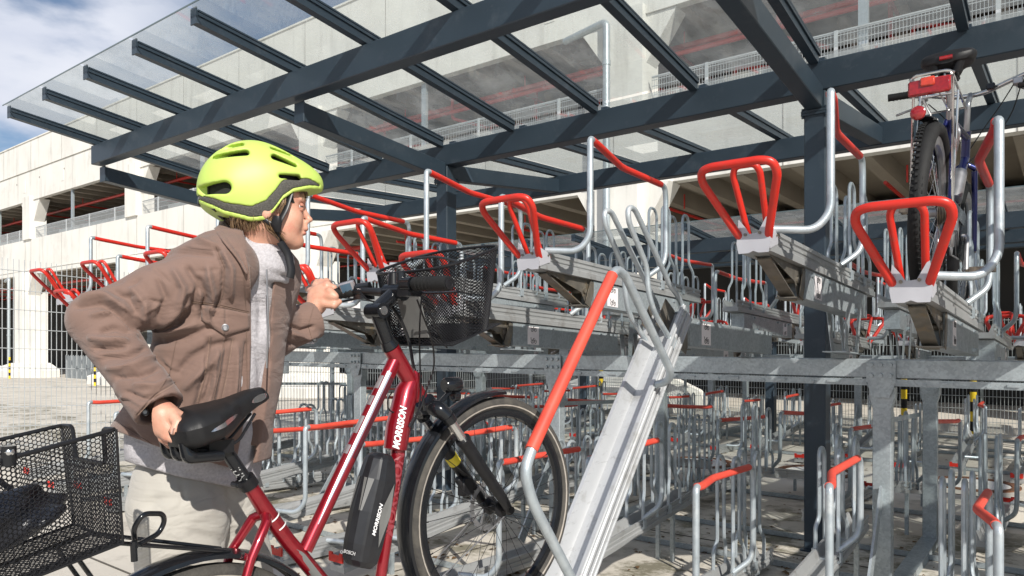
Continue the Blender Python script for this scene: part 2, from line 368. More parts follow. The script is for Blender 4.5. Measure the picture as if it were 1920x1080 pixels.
# ================================================================ glass canopies
RAFT = [-1.37+.86*k for k in range(-8, 7)]
XL, XR_ = RAFT[0]-.10, RAFT[-1]+.1
def canopy(name, label, y0, yf, yv, yb, y1, zv, slope, sh, zfix=0, posts=(), rafters=RAFT, xl=XL, xr=XR_):
    """butterfly glass roof; zv is the underside of the valley beam"""
    root = empty(name, (posts[1] if len(posts)>1 else posts[0], yv+.07, gz(0,yv)), label, 'canopy')
    def Z(z, y): return z - sh*y + zfix
    def wing(y): return zv+.17+abs(y-yv)*slope
    H = .20
    for nm, y, w_ in (('front_beam', yf, .12), ('valley_beam', yv, .14), ('rear_beam', yb, .12)):
        zb = zv if y == yv else wing(y)-H
        b = MB(); b.bb(xl+.05, xr, y, y+w_, Z(zb,y), Z(zb,y)+H)
        fixed(b, nm, M['anth'], root, smooth=False, bevel=.006)
    for x in rafters:
        b = MB()
        b.beam((x, y0, Z(wing(y0)+.055,y0)), (x, yv-.003, Z(wing(yv)+.055,yv)), .06, .09)
        b.beam((x-.02, y0-.004, Z(wing(y0)+.085,y0)), (x-.02, yv-.01, Z(wing(yv)+.085,yv)), .004, .06)
        b.beam((x+.036, y0+.01, Z(wing(y0)+.07,y0)), (x+.036, yv-.01, Z(wing(yv)+.07,yv)), .012, .02)
        b.beam((x+.034, y0+.01, Z(wing(y0)+.095,y0)), (x+.034, yv-.01, Z(wing(yv)+.095,yv)), .010, .012)
        b.beam((x, y0-.006, Z(wing(y0)+.06,y0)), (x, y0+.004, Z(wing(y0)+.06,y0)), .072, .115)
        fixed(b, 'rafter', M['anth'], root, smooth=False)
        b = MB()
        b.beam((x, yv+.143, Z(wing(yv)+.055,yv)), (x, y1, Z(wing(y1)+.055,y1)), .06, .09)
        b.beam((x+.036, yv+.15, Z(wing(yv)+.07,yv)), (x+.036, y1-.01, Z(wing(y1)+.07,y1)), .012, .02)
        fixed(b, 'rafter', M['anth'], root, smooth=False)
    for i in range(len(rafters)-1):
        xa, xb = rafters[i]+.014, rafters[i+1]-.014
        for (ya, yc) in ((y0-.05, yv+.04), (yv+.10, y1+.04)):
            b = MB(); za, zb = Z(wing(ya)+.108,ya), Z(wing(yc)+.108,yc)
            vs = [(xa,ya,za),(xb,ya,za),(xb,yc,zb),(xa,yc,zb)]
            b.add(vs, [(0,1,2,3)])
            o = fixed(b, 'glass_pane', M['glass'], root, smooth=False)
        # pane edges
    b = MB()
    for (ya) in (y0-.052, y1+.042):
        za = Z(wing(ya)+.108,ya); b.bb(xl+.09, xr-.09, ya-.004, ya+.001, za-.010, za)
    fixed(b, 'glass_edge', pmat('glass_edge_green', (.10,.14,.15), None, 5, .2), root, smooth=False)
    for x in posts:
        b = MB(); gx = gz(x, yv)
        b.bb(x-.07, x+.07, yv, yv+.14, gx, Z(zv,yv)-.003)
        fixed(b, 'post', M['anth'], root, smooth=False, bevel=.006)
        b = MB(); b.bb(x-.09, x+.09, yv-.02, yv+.16, gx, gx+.012); 
        b.bb(x-.085, x+.085, yv-.015, yv+.155, Z(zv,yv)-.16, Z(zv,yv)-.145); b.bb(x-.085, x+.085, yv-.015, yv+.155, Z(zv,yv)-.142, Z(zv,yv)-.127)
        for sx in (-.075,.075):
            for sy in (-.005,.145): b.tube([(x+sx,yv+sy,Z(zv,yv)-.175),(x+sx,yv+sy,Z(zv,yv)-.11)], .009, 6)
        fixed(b, 'flange', M['anth'], root, smooth=False)
        for (ya, yc) in ((yv-.003, yf+.10), (yv+.143, yb+.02)):
            b = MB()
            za = Z(zv,yv)+.09-.12; zc = Z(wing(yc)-H,yc)-.003 + (-.075 if yc < yv else .09)
            b.beam((x,ya,za-.02), (x,yc,zc), .11, .15)
            b.box((x, yc, zc), (.125,.014,.165))
            fixed(b, 'arm', M['anth'], root, smooth=False, bevel=.005)
    return root
canopy('bicycle_shelter', 'dark steel bicycle shelter with butterfly glass roof over the nearest racks', 2.65, 3.42, 5.15, 7.10, 7.95, 3.13, .086, K, posts=(-1.37,-4.81,-8.25,2.07))
canopy('bicycle_shelter', 'second glass roofed shelter standing lower behind the first one', 9.9, 10.6, 11.7, 12.8, 13.3, 2.52, .075, 0, 0, posts=(-.3,-3.8,-7.3), rafters=[-9.2+.95*k for k in range(14)], xl=-9.3, xr=3.3)

# ================================================================ parking garage
def streaks(m, sc, lo, hi, col, amt):
    nt = m.node_tree; N = nt.nodes; L = nt.links; b = N['Principled BSDF']; src = b.inputs['Base Color'].links[0].from_socket
    g = N.new('ShaderNodeNewGeometry'); mp = N.new('ShaderNodeMapping'); mp.inputs['Scale'].default_value = sc; L.new(g.outputs['Position'], mp.inputs[0])
    n = N.new('ShaderNodeTexNoise'); n.inputs['Scale'].default_value = 1; n.inputs['Detail'].default_value = 8; n.inputs['Roughness'].default_value = .7; L.new(mp.outputs[0], n.inputs['Vector'])
    r = N.new('ShaderNodeMapRange'); r.inputs[1].default_value = lo; r.inputs[2].default_value = hi; r.inputs[4].default_value = amt; L.new(n.outputs[0], r.inputs[0])
    x = N.new('ShaderNodeMix'); x.data_type = 'RGBA'; L.new(r.outputs[0], x.inputs[0]); L.new(src, x.inputs[6]); x.inputs[7].default_value = (*col, 1); L.new(x.outputs[2], b.inputs['Base Color'])
streaks(M['conc'], (2.2,2.2,.22), .52, .70, (.36,.34,.30), .55)
streaks(M['anth'], (9,9,9), .60, .72, (.10,.115,.13), .35)
streaks(M['alu_white'], (60,4,60), .56, .70, (.25,.25,.25), .5)
streaks(M['red_faded'], (30,30,30), .60, .70, (.30,.10,.08), .6)
streaks(M['galv_tube'], (20,20,6), .58, .72, (.24,.25,.25), .5)
YB = 15.0
def hh(r): return ZC + r/.6088*YB
Zp, Zl, Zs1, Zr, Zsp, Zg = hh(.4328), hh(.369), hh(.305), hh(.246), hh(.221), hh(.145)
COLS = [-88,-76,-64.3,-52.5,-44.0,-32.3,-19.9,-8.2,3.6]
gar = empty('parking_garage', (-19.9, YB+1, gz(-20,YB)), 'pale concrete multi-storey car park with dark open decks behind the racks', 'building')
XA, XB = -150, 26
b = MB()
b.bb(XA,XB,YB,YB+.3,Zl+.012,Zp); b.bb(XA,XB,YB+.05,YB+.3,Zs1,Zl)
b.bb(XA,XB,YB-.04,YB+.34,Zp,Zp+.06)
for i in range(34):
    x = XA+2.3+i*4.9
    b.bb(x,x+.3,YB+.035,YB+.047,Zs1+.5,Zl-.4)
fixed(b, 'parapet', M['conc'], gar, smooth=False)
b = MB(); b.bb(XA,XB,YB,YB+.28,Zg,Zsp); b.bb(XA,XB,YB-.03,YB+.3,Zg+.22,Zg+.26)
fixed(b, 'spandrel', M['conc'], gar, smooth=False)
b = MB()
jm = pmat('panel_joint', (.30,.28,.25), None, 4, .9)
for i in range(44):
    x = XA+1.1+i*3.9
    b.bb(x-.01,x+.01,YB-.006,YB+.01,Zl+.02,Zp); b.bb(x-.01,x+.01,YB-.006,YB+.01,Zg,Zsp)
for i in range(54):
    x = XA+2+i*3.1
    b.tube([(x,YB+.03,Zl-.5),(x,YB+.06,Zl-.5)], .045, 8)
fixed(b, 'panel_joint', jm, gar, smooth=False)
b = MB()
for zt in (Zs1, Zg):     # floor slabs with ribs running inwards
    b.bb(XA,XB,YB+.3,YB+17,zt+.42,zt+.62)
    for i in range(140):
        x = XA+.6+i*1.25
        b.bb(x-.13,x+.13,YB+.3,YB+16.5,zt-.02,zt+.42)
    for yy in (YB+8, YB+16.2): b.bb(XA,XB,yy,yy+.4,zt-.25,zt+.1)
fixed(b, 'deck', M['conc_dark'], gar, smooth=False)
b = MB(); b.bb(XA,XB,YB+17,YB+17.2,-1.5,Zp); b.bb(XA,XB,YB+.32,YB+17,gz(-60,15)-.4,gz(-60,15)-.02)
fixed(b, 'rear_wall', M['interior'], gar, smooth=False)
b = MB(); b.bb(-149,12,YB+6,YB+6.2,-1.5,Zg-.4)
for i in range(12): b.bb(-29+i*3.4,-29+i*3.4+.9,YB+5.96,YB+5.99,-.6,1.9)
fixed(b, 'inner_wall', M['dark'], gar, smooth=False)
for x in COLS:
    zb_ = gz(x,YB)-.05; b = MB()
    b.bb(x-.55,x+.55,YB-.45,YB+.75,zb_,Zg-.9); 
    b.prism([(x-.55,YB-.45,Zg-.9),(x+.55,YB-.45,Zg-.9),(x+.55,YB-.45,Zg+.1),(x-.55,YB-.45,Zg+.1)],(0,.44,0))
    b.prism([(x-.55,YB+.31,Zg-1.0),(x-.55,YB+1.5,Zg-.02),(x-.55,YB+.31,Zg-.02)],(1.1,0,0))
    b.prism([(x-1.2,YB-.2,Zg-.01),(x-.552,YB-.2,Zg-.01),(x-.552,YB-.2,Zg-1.1)],(0,.6,0))
    b.prism([(x+1.2,YB-.2,Zg-.01),(x+.552,YB-.2,Zg-.01),(x+.552,YB-.2,Zg-1.1)],(0,.6,0))
    fixed(b, 'column', M['conc'], gar, smooth=False)
    b = MB(); b.bb(x-.5,x+.5,YB-.1,YB+.7,Zsp,Zs1+.2)
    b.prism([(x-1.25,YB+.1,Zs1-.01),(x-.502,YB+.1,Zs1-.01),(x-.502,YB+.1,Zs1-1.1)],(0,.5,0))
    b.prism([(x+1.25,YB+.1,Zs1-.01),(x+.502,YB+.1,Zs1-.01),(x+.502,YB+.1,Zs1-1.1)],(0,.5,0))
    fixed(b, 'upper_column', M['conc'], gar, smooth=False)
    b = MB()
    x0, x1 = x-1.4, x+1.5
    b.add([(x0,YB-1.3,zb_),(x1,YB-1.3,zb_),(x1,YB+1,zb_),(x0,YB+1,zb_),(x0,YB-1.3,zb_+.45),(x1,YB-1.3,zb_+.45),(x1,YB+1,zb_+.45),(x0,YB+1,zb_+.45),(x-.7,YB-.6,zb_+.8),(x+.8,YB-.6,zb_+.8),(x+.8,YB+.8,zb_+.8),(x-.7,YB+.8,zb_+.8)],
      [(0,1,5,4),(1,2,6,5),(2,3,7,6),(3,0,4,7),(4,5,9,8),(5,6,10,9),(6,7,11,10),(7,4,8,11),(8,9,10,11)])
    fixed(b, 'plinth', M['conc'], gar, smooth=False, bevel=.03)
    for xi in (x+.2,):
        b = MB(); b.bb(xi-.4,xi+.4,YB+8,YB+8.8,-1.2,Zs1+.3); fixed(b, 'column', M['interior'], gar, smooth=False)
# deck railings
rm = pmat('grey_mesh_infill', (.20,.22,.23), (.15,.165,.175), 3, .6)
for i in range(len(COLS)-1):
    xa, xb = COLS[i]+.62, COLS[i+1]-.62
    b = MB()
    b.tube([(xa,YB+.14,Zr),(xb,YB+.14,Zr)], .022, 6)
    n = int((xb-xa)/.06)
    for k in range(n+1):
        x = xa+(xb-xa)*k/n; b.bb(x-.004,x+.004,YB+.136,YB+.144,Zsp,Zr)
    for z in (Zsp+.2,Zsp+.4,Zr-.03,Zr-.08): b.bb(xa,xb,YB+.132,YB+.148,z-.006,z+.006)
    for k in range(4):
        x = xa+(xb-xa)*(k+.5)/4; b.bb(x-.035,x+.035,YB+.10,YB+.13,Zsp-.2,Zr+.02)
    fixed(b, 'deck_railing', M['wire'], gar, smooth=False)
    b = MB(); b.bb(xa+.1,xb-.1,YB+1.2,YB+1.24,Zsp-.25,Zr-.03); fixed(b, 'deck_screen', rm, gar, smooth=False)
    xm = xa+(xb-xa)*.42
    b = MB(); b.bb(xm-.09,xm+.09,YB+.18,YB+.27,Zsp,Zs1); fixed(b, 'hanger', M['galv'], gar, smooth=False)
b = MB()
for zt in (Zs1, Zg):
    if zt == Zs1: b.tube([(XA,YB+1.5,zt-.35),(XB,YB+1.5,zt-.35)], .07, 8)
    else: b.tube([(XA,YB+1.5,zt-.35),(-19,YB+1.5,zt-.35)], .07, 8)
    b.tube([(XA,YB+5.5,zt-.3),(XB,YB+5.5,zt-.3)], .035, 8)
    for k in range(34):
        x = XA+3+k*4.8; b.tube([(x,YB+1.5,zt-.30),(x,YB+6.5,zt-.30)], .04, 6); b.tube([(x+.4,YB+1.5,zt-.35),(x+.4,YB+1.5,zt)], .02, 6)
for k in range(26):
    x = -24+k*1.9; y = YB+1.0+(k*37 % 5)*.8
    b.tube([(x,y,Zs1-.1),(x,y,Zs1-.9),(x+.9,y+.5,Zs1-1.2)], .05, 8, rr=.1)
    if k % 2: b.tube([(x+.5,YB+2.2,Zsp+.3),(x+.5,YB+2.2,Zs1-.9),(x+2.4,YB+2.8,Zs1-1.1)], .045, 8, rr=.1)
b.tube([(-24,YB+.9,Zs1-.75),(XB,YB+.9,Zs1-.75)], .06, 8)
fixed(b, 'sprinkler_pipe', M['redpipe'], gar)
b = MB()
for k in range(18):
    x = -23+k*2.7; b.tube([(x,YB+2.6,Zs1-.2),(x+.4,YB+2.6,Zs1-1.0),(x+1.6,YB+3.0,Zs1-1.1)], .12, 10, rr=.2); b.bb(x+.9,x+1.25,YB+3.2,YB+3.4,Zsp,Zs1)
fixed(b, 'service_duct', M['conc_dark'], gar)
for x, z1 in ((-8.37,8.5), (-45.0,Zg-.2), (-33.5, Zg-.2)):
    b = MB()
    b.tube([(x,YB-.56,gz(x,YB)+.1),(x,YB-.56,z1),(x-1.3,YB-.3,z1-.05)], .085, 12, rr=.15)
    for z in (1.5,3.5,5.5,7.5):
        if z < z1: b.tube([(x,YB-.56,z),(x,YB-.56,z+.1)], .1, 12)
    fixed(b, 'downpipe', M['galv'], gar)
for x0 in (-41.5,-30):
    b = MB(); zg = gz(x0,YB)
    b.bb(x0,x0+8.6,YB+.9,YB+.94,zg,zg+1.15)
    for k in range(30): b.bb(x0+k*.296,x0+k*.296+.03,YB+.86,YB+.9,zg,zg+1.2)
    fixed(b, 'ground_screen', rm, gar, smooth=False)

# striped bollards
def bollard(p, label):
    r = empty('bollard', p, label, 'bollard', 'yellow and black bollards by the car park')
    for k in range(7):
        b = MB(); b.tube([(0,0,.15*k),(0,0,.15*k+.15)], .045, 12, cap=(k==6))
        b.build('stripe_band', M['yellow'] if k % 2 == 0 else M['black'], r)
    return r
for px, lab in ((18,'yellow and black bollard before the leftmost column plinth'), (178,'yellow and black bollard seen left of the elbow of the cyclist'), (1127,'yellow bollard far behind the lowered tray beside a plinth'), (1695,'striped bollard behind the fence right of the near rack leg'), (1825,'striped bollard near the right edge behind the fence')):
    a = (px-960)/FO; y = YB-1.9; d = y/(FY+RY*a); x = (FX+RX*a)*d
    bollard((x,y,gz(x,y)), lab)

# ================================================================ wire fences
def fence(name, label, p0, p1, h, zf):
    p0, p1 = V(p0), V(p1); L = (p1-p0).length; d = (p1-p0)/L; n = V((-d.y,d.x,0))
    root = empty(name, (p0.x,p0.y,zf(p0.x,p0.y)), label, 'fence')
    def P(s, z, o=0): q = p0+d*s+n*o; return (q.x, q.y, zf(q.x,q.y)+z)
    b = MB()
    k = 0; s = 0
    while s < L:
        b.beam(P(s,.05), P(s,h+.03), .0055, .0055); s += .05
    for j in range(int(h/.2)+1):
        z = .06+j*.2
        ns = max(1,int(L/2.5))
        for q in range(ns):
            for o in (-.006,.006): b.beam(P(L*q/ns,z,o), P(L*(q+1)/ns,z,o), .007, .007)
    fixed(b, 'wire_panel', M['wire'], root, smooth=False)
    s = 0
    while s <= L+.01:
        b = MB(); b.beam(P(s,0,.045), P(s,h+.05,.045), .06, .04, up=d); fixed(b, 'fence_post', M['galv'], root, smooth=False); s += 2.5
    return root
fence('wire_fence', 'double wire mesh fence running away on the left of the racks', (-8.6,-.6,0), (-8.6,13.55,0), 2.15, lambda x,y: -K*y if y < 8 else -K*8)
fence('wire_fence', 'double wire mesh fence crossing the yard behind the racks', (-8.6,13.6,0), (6.4,13.6,0), 1.95, gz)

# manhole covers
rust = pmat('rusty_iron', (.22,.085,.035), (.10,.06,.04), 25, .85, .2, bump=.3)
for px, py, lab in ((1310,868,'round manhole with rusty rim in the aisle, leftmost of three'), (1530,885,'round manhole with rusty rim behind the near shelter post'), (1825,908,'round manhole with rusty rim in the aisle at the right')):
    a = (px-960)/FO; d = FO*(ZC+.26)/(py-641); p = V(((FX+RX*a)*d,(FY+RY*a)*d,0)); p.z = gz(p.x,p.y)+.004
    r = empty('manhole', p, lab, 'manhole', 'rust rimmed manholes')
    b = MB(); b.revolve((0,0,0),(0,0,1),[(.33,0),(.33,.012),(.41,.012),(.41,0)],40); b.build('rim', rust, r)
    b = MB(); b.revolve((0,0,0),(0,0,1),[(.001,.004),(.328,.004),(.328,0),(.001,0)],40); b.build('cover', M['conc'], r)
# ================================================================ double-decker cycle racks
def pictogram(b, x, y, z, my):
    """two small bicycles drawn on a sticker lying in the plane x = const"""
    for dz in (.035,-.035):
        for dy in (-.017,.017):
            b.revolve((x,y+dy,z+dz),(1,0,0),[(.009,0),(.009,.001),(.012,.001),(.012,0)],12)
        for k in range(3):
            a = k*2.1; b.beam((x+.0005,y+.004*math.cos(a),z+dz+.004*math.sin(a)),(x+.0005,y+.014*math.cos(a),z+dz+.012*math.sin(a)),.0015,.001,up=(1,0,0))
        b.beam((x+.0005,y-.017,z+dz),(x+.0005,y+.004,z+dz+.02),.002,.001,up=(1,0,0))
        b.beam((x+.0005,y+.017,z+dz),(x+.0005,y-.006,z+dz+.018),.002,.001,up=(1,0,0))
        b.beam((x+.0005,y-.006,z+dz+.018),(x+.0005,y+.012,z+dz+.02),.002,.001,up=(1,0,0))
        b.bb(x,x+.0008,y-.030,y-.026,z+dz+.012,z+dz+.024)

M['plate'] = pmat('zinc_plate', (.50,.50,.53), (.42,.42,.45), 8, .5, .25)
CH = [(-.062,0),(-.062,-.016),(-.055,-.020),(-.055,-.030),(-.060,-.033),(-.060,-.040),(-.055,-.043),(-.055,-.055),(-.062,-.060),(-.062,-.088),
      (.062,-.088),(.062,-.060),(.055,-.055),(.055,-.043),(.060,-.040),(.060,-.033),(.055,-.030),(.055,-.020),(.062,-.016),(.062,0),(.050,0),(.046,-.012),(.030,-.052),(-.030,-.052),(-.046,-.012),(-.050,0)]
def channel(b, y0, y1, z0=0, z1=0, sc=1.0):
    n = len(CH)
    vs = [(x*sc, y0, z0+z*sc) for x, z in CH]+[(x*sc, y1, z1+z*sc) for x, z in CH]
    fs = [(i,(i+1)%n,n+(i+1)%n,n+i) for i in range(n)]
    # end caps split in strips so the open trough stays open
    for o in (0, n):
        for q in ((0,1,24,25),(1,2,23,24),(2,7,22,23),(7,8,9,23),(9,10,22,23),(10,11,12,22),(12,17,21,22),(17,18,20,21),(18,19,20)):
            pass
        fs += [[o+k for k in (0,1,24,25)], [o+k for k in (1,2,3,4,5,6,7,8,9,23,24)], [o+k for k in (9,10,22,23)], [o+k for k in (10,11,12,13,14,15,16,17,18,21,22)], [o+k for k in (18,19,20,21)]]
    b.add(vs, fs)

def hoop(b_g, b_r, b_h, zt, h, y0, y1, y2, zr=None, out=.24, inn=.14, r=.0155):
    """side hoop: front post out to the side, red grip along, rear post back down"""
    zr = zt(y2)+h if zr is None else zr
    f = [(.05,y0-.10,zt(y0)+.005),(.19,y0-.03,zt(y0)+.0),(out,y0,zt(y0)+.07),(out,y0,zt(y0)+h),(out-.012,y0+.05,zt(y0)+h+.001)]
    b_g.tube(f, r, 10, rr=.06)
    p = [(out-.010,y0+.035,zt(y0)+h),(out-.016,y0+.10,zt(y0)+h-.004),(inn,y1,(zt(y0)+h)*.5+zr*.5-.01),(inn,y2-.05,zr)]
    b_r.tube(p, r+.0025, 10, rr=.05)
    q = [(inn,y2-.07,zr),(inn,y2,zr-.002),(inn,y2+.015,zr-.06),(inn,y2+.015,zt(y2)+.14),(inn-.01,y2,zt(y2)+.07),(.055,y2-.06,zt(y2)+.0)]
    b_h.tube(q, r, 10, rr=.05)

def guides(zt, ys, h, r=.0075, gap=.045):
    b = MB()
    for (ya, yb_) in ys:
        for sx in (-1, 1):
            x = sx*gap
            b.tube([(sx*.055,ya-.02,zt(ya)-.03),(sx*.055,ya-.02,zt(ya)+.10),(x*1.0,ya+.012,zt(ya)+.15),(x,ya+.012,zt(ya)+h-.03),(x,ya+.035,zt(ya)+h),(x,yb_-.03,zt(ya)+h),(x,yb_,zt(ya)+h-.03),(x,yb_,zt(yb_)+.16),(sx*.055,yb_+.05,zt(yb_)+.10),(sx*.055,yb_+.05,zt(yb_)-.03)], r, 7, rr=.022, nf=4)
        b.bb(-.064,.064,ya-.035,ya-.005,zt(ya)-.06,zt(ya)-.045)
        for sx in (-1,1): b.box((sx*.066,ya-.02,zt(ya)-.03),(.010,.03,.05))
    return b

def upper_parts(root, sh, my, high, loaded=False):
    def nb(): return MB(sh, my)
    zt = lambda y: 0.0
    b = nb(); channel(b, .012, 1.90); b.build('channel', M['alu'], root, smooth=False)
    b = nb()
    pl = [(-.058,.040),(-.066,-.055),(-.058,-.094),(-.02,-.094),(0,-.086),(.02,-.094),(.058,-.094),(.066,-.055),(.058,.046),(.048,.040),(.018,-.016),(-.016,-.020),(-.030,.004)]
    b.prism([(x,-.004,z) for x, z in pl], (0,.005,0))
    for sx in (-1,1): b.prism([(sx*.0625,.002,.010),(sx*.0625,.09,-.012),(sx*.0625,.09,-.05),(sx*.0625,.002,-.08)],(sx*.003,0,0))
    b.cur = 1
    for x, z in ((-.030,-.022),(.026,-.018)): b.tube([(x,-.012,z),(x,0,z)], .006, 8)
    for y, z in ((.07,-.02),(.09,-.02)): b.tube([(.064,y,z),(.07,y,z)], .005, 8)
    b.build('end_bracket', [M['plate'], M['bronze']], root, smooth=False)
    b = nb()
    b.tube([(-.045,.035,-.045),(-.060,-.005,-.02),(-.142,-.160,.162),(-.134,-.190,.195),(-.095,-.202,.204),(.095,-.202,.204),(.134,-.190,.195),(.142,-.160,.162),(.060,-.005,-.02),(.045,.035,-.045)], .0155, 12, rr=.05)
    b.tube([(-.036,.07,-.03),(-.040,.03,.02),(-.052,-.08,.198),(-.036,-.096,.224),(.036,-.096,.224),(.052,-.08,.198),(.040,.03,.02),(.036,.07,-.03)], .0125, 12, rr=.03)
    b.tube([(.045,.0,.0),(.05,.10,-.02)], .016, 10)
    b.build('pull_handle', M['red'], root)
    g_, r_, h_ = nb(), nb(), nb()
    hoop(g_, r_, h_, zt, .54, .17, .66, 1.18)
    hp = g_.build('front_hoop_tube', M['galv_tube'], root); r_.build('grip_sleeve', M['red'], hp); h_.build('rear_hoop_tube', M['galv_tube'], root)
    guides_b = guides(zt, ((1.33,1.45),(1.63,1.74)), .47, r=.0088)
    guides_b.sh, guides_b.my = sh, my; guides_b.build('wheel_guide', M['galv_tube'], root)
    # carrier box with its front levers
    zb = -.225
    b = nb()
    b.bb(-.05,.05,.52,1.74,zb,-.092)
    for y in (.62,.92,1.5): b.box((.054,y,-.11),(.012,.018,.014))
    b.box((.054,1.45,zb+.02),(.012,.03,.02)); b.tube([(.05,1.45,zb+.02),(.066,1.45,zb+.02)], .012, 8)
    bx = b.build('carrier_box', M['galv'], root, smooth=False)
    b = nb(); b.bb(.0505,.0515,.66,.775,-.212,-.106); st = b.build('sticker', M['white'], bx, smooth=False)
    b2 = nb(); pictogram(b2, .0522, .72, -.159, my)
    pm = b2.mesh('sticker_print', M['ink'], False)
    me = st.data; bm = bmesh.new(); bm.from_mesh(me); n0 = len(bm.faces); bm.from_mesh(pm); bm.faces.ensure_lookup_table()
    for f in bm.faces[n0:]: f.material_index = 1
    bm.to_mesh(me); bm.free(); me.materials.append(M['ink']); bpy.data.meshes.remove(pm)
    b = nb()
    for sx in (-.030,.030):
        b.prism([(sx,.09,-.089),(sx,.62,-.089),(sx,.60,-.16),(sx,.53,zb+.004),(sx,.47,zb+.0),(sx,.42,-.16)],(.003,0,0))
    b.beam((0,.12,-.10),(0,.47,-.235),.056,.006)
    for sx in (-.047,.047): b.beam((sx,.515,-.10),(sx,.46,zb-.002),.004,.05,up=(0,1,0))
    b.tube([(-.04,.45,-.15),(.04,.45,-.15)], .014, 10); b.bb(-.045,.045,.40,.52,zb-.006,zb-.001)
    b.build('lever', M['bronze'], root, smooth=False)
    if high:
        b = nb()
        for y in (1.30, 1.55):
            b.prism([(-.05,y-.04,zb),(-.05,y+.04,zb),(-.03,y+.03,zb-.205),(-.03,y-.03,zb-.205)],(.004,0,0))
            b.prism([(.046,y-.04,zb),(.046,y+.04,zb),(.034,y+.03,zb-.205),(.034,y-.03,zb-.205)],(.004,0,0))
        b.bb(-.06,.06,1.22,1.63,zb-.212,zb-.206)
        b.build('stand', M['galv'], root, smooth=False)

def lower_parts(root, sh, my, high):
    def nb(): return MB(sh, my)
    # steps between the lanes: the high lanes climb, the low lanes lie flat
    zt = (lambda y: .16+.125*y) if high else (lambda y: .10+.012*y)
    b = nb(); channel(b, 0, 2.02, zt(0), zt(2.02), .95)
    b.build('channel', M['alu'], root, smooth=False)
    b = nb(); b.bb(-.055,.055,-.012,-.001,zt(0)-.03,zt(0)+.008); b.bb(-.055,-.03,-.012,-.001,zt(0),zt(0)+.02); b.bb(.03,.055,-.012,-.001,zt(0),zt(0)+.02)
    b.build('end_marker', M['red'], root, smooth=False)
    for y in (.35,1.75):
        for sx in (-.05,.05):
            b = nb(); b.bb(sx-.012,sx+.012,y-.012,y+.012,.0,zt(y)-.08); b.build('support_leg', M['galv'], root, smooth=False)
    g_, r_, h_ = nb(), nb(), nb()
    hoop(g_, r_, h_, zt, .60 if not high else .56, .42, .86, 1.40, zr=(.80 if high else .70))
    hp = g_.build('front_hoop_tube', M['galv_tube'], root); r_.build('grip_sleeve', M['red_faded'], hp); h_.build('rear_hoop_tube', M['galv_tube'], root)
    gb = guides(zt, ((1.36,1.47),(1.70,1.80)), .62 if not high else .50, r=.0108); gb.sh, gb.my = sh, my
    gb.build('wheel_guide', M['galv_tube'], root)

LANE0 = -.43; PITCH = .54
ORD = ['first','second','third','fourth','fifth','sixth','seventh','eighth','ninth','tenth','eleventh','twelfth','thirteenth','fourteenth','fifteenth','sixteenth','seventeenth','eighteenth','nineteenth','twentieth']
protos = {}
def place(kind, high, my, x, y, z, label, group, name, cat):
    key = (kind, high, my)
    if key not in protos:
        r = empty(name, (0,0,0)); r['category'] = cat
        (upper_parts if kind == 'u' else lower_parts)(r, K, my, high)
        protos[key] = r; o = r; index_kids()
    else: o = copy_tree(protos[key])
    o.location = (x,y,z); o['label'] = label; o['group'] = group; o['category'] = cat
    return o
ZT = {False: 1.554, True: 1.764}
YM = 5.05
def row(ya, my, ix0, ix1, zoff, where, upper_skip=(), lower=True):
    n = 0
    for i in range(ix0, ix1):
        x = LANE0-PITCH*i
        high = (i % 2 == 1)
        nth = ORD[n] + ' from the right' if n else 'rightmost'; n += 1
        if i not in upper_skip:
            place('u', high, my, x, ya, ZT[high]+zoff(ya), f"{'raised' if high else 'low set'} top tier tray, {nth} in the {where}", f'top tier bike trays of the {where}', 'bike_tray', 'bike rack tray')
        if lower:
            yl = ya-.27*my
            place('l', high, my, x, yl, gz(x, yl)+(0 if my>0 else 0), f"{'climbing' if high else 'flat'} ground level stand, {nth} in the {where}", f'ground level bike stands of the {where}', 'bike_stand', 'bike stand')
row(2.80, 1, 0, 14, lambda y: -K*y, 'nearest row', upper_skip=(2,))
for i in range(-6, 0):      # the row goes on past the right edge of the view
    x = LANE0-PITCH*i; hi_ = (i % 2 == 1)
    place('u', hi_, 1, x, 2.80, ZT[hi_]-K*2.8, 'top tier tray continuing the nearest row beyond the right edge', 'top tier bike trays past the right edge', 'bike_tray', 'bike rack tray')
    place('l', hi_, 1, x, 2.53, gz(x,2.53), 'ground level stand continuing the nearest row beyond the right edge', 'ground level bike stands past the right edge', 'bike_stand', 'bike stand')
row(7.30, -1, -2, 14, lambda y: -K*y, 'row facing away')
row(9.35, 1, -4, 15, lambda y: gz(0,y)-.03, 'row behind the aisle')

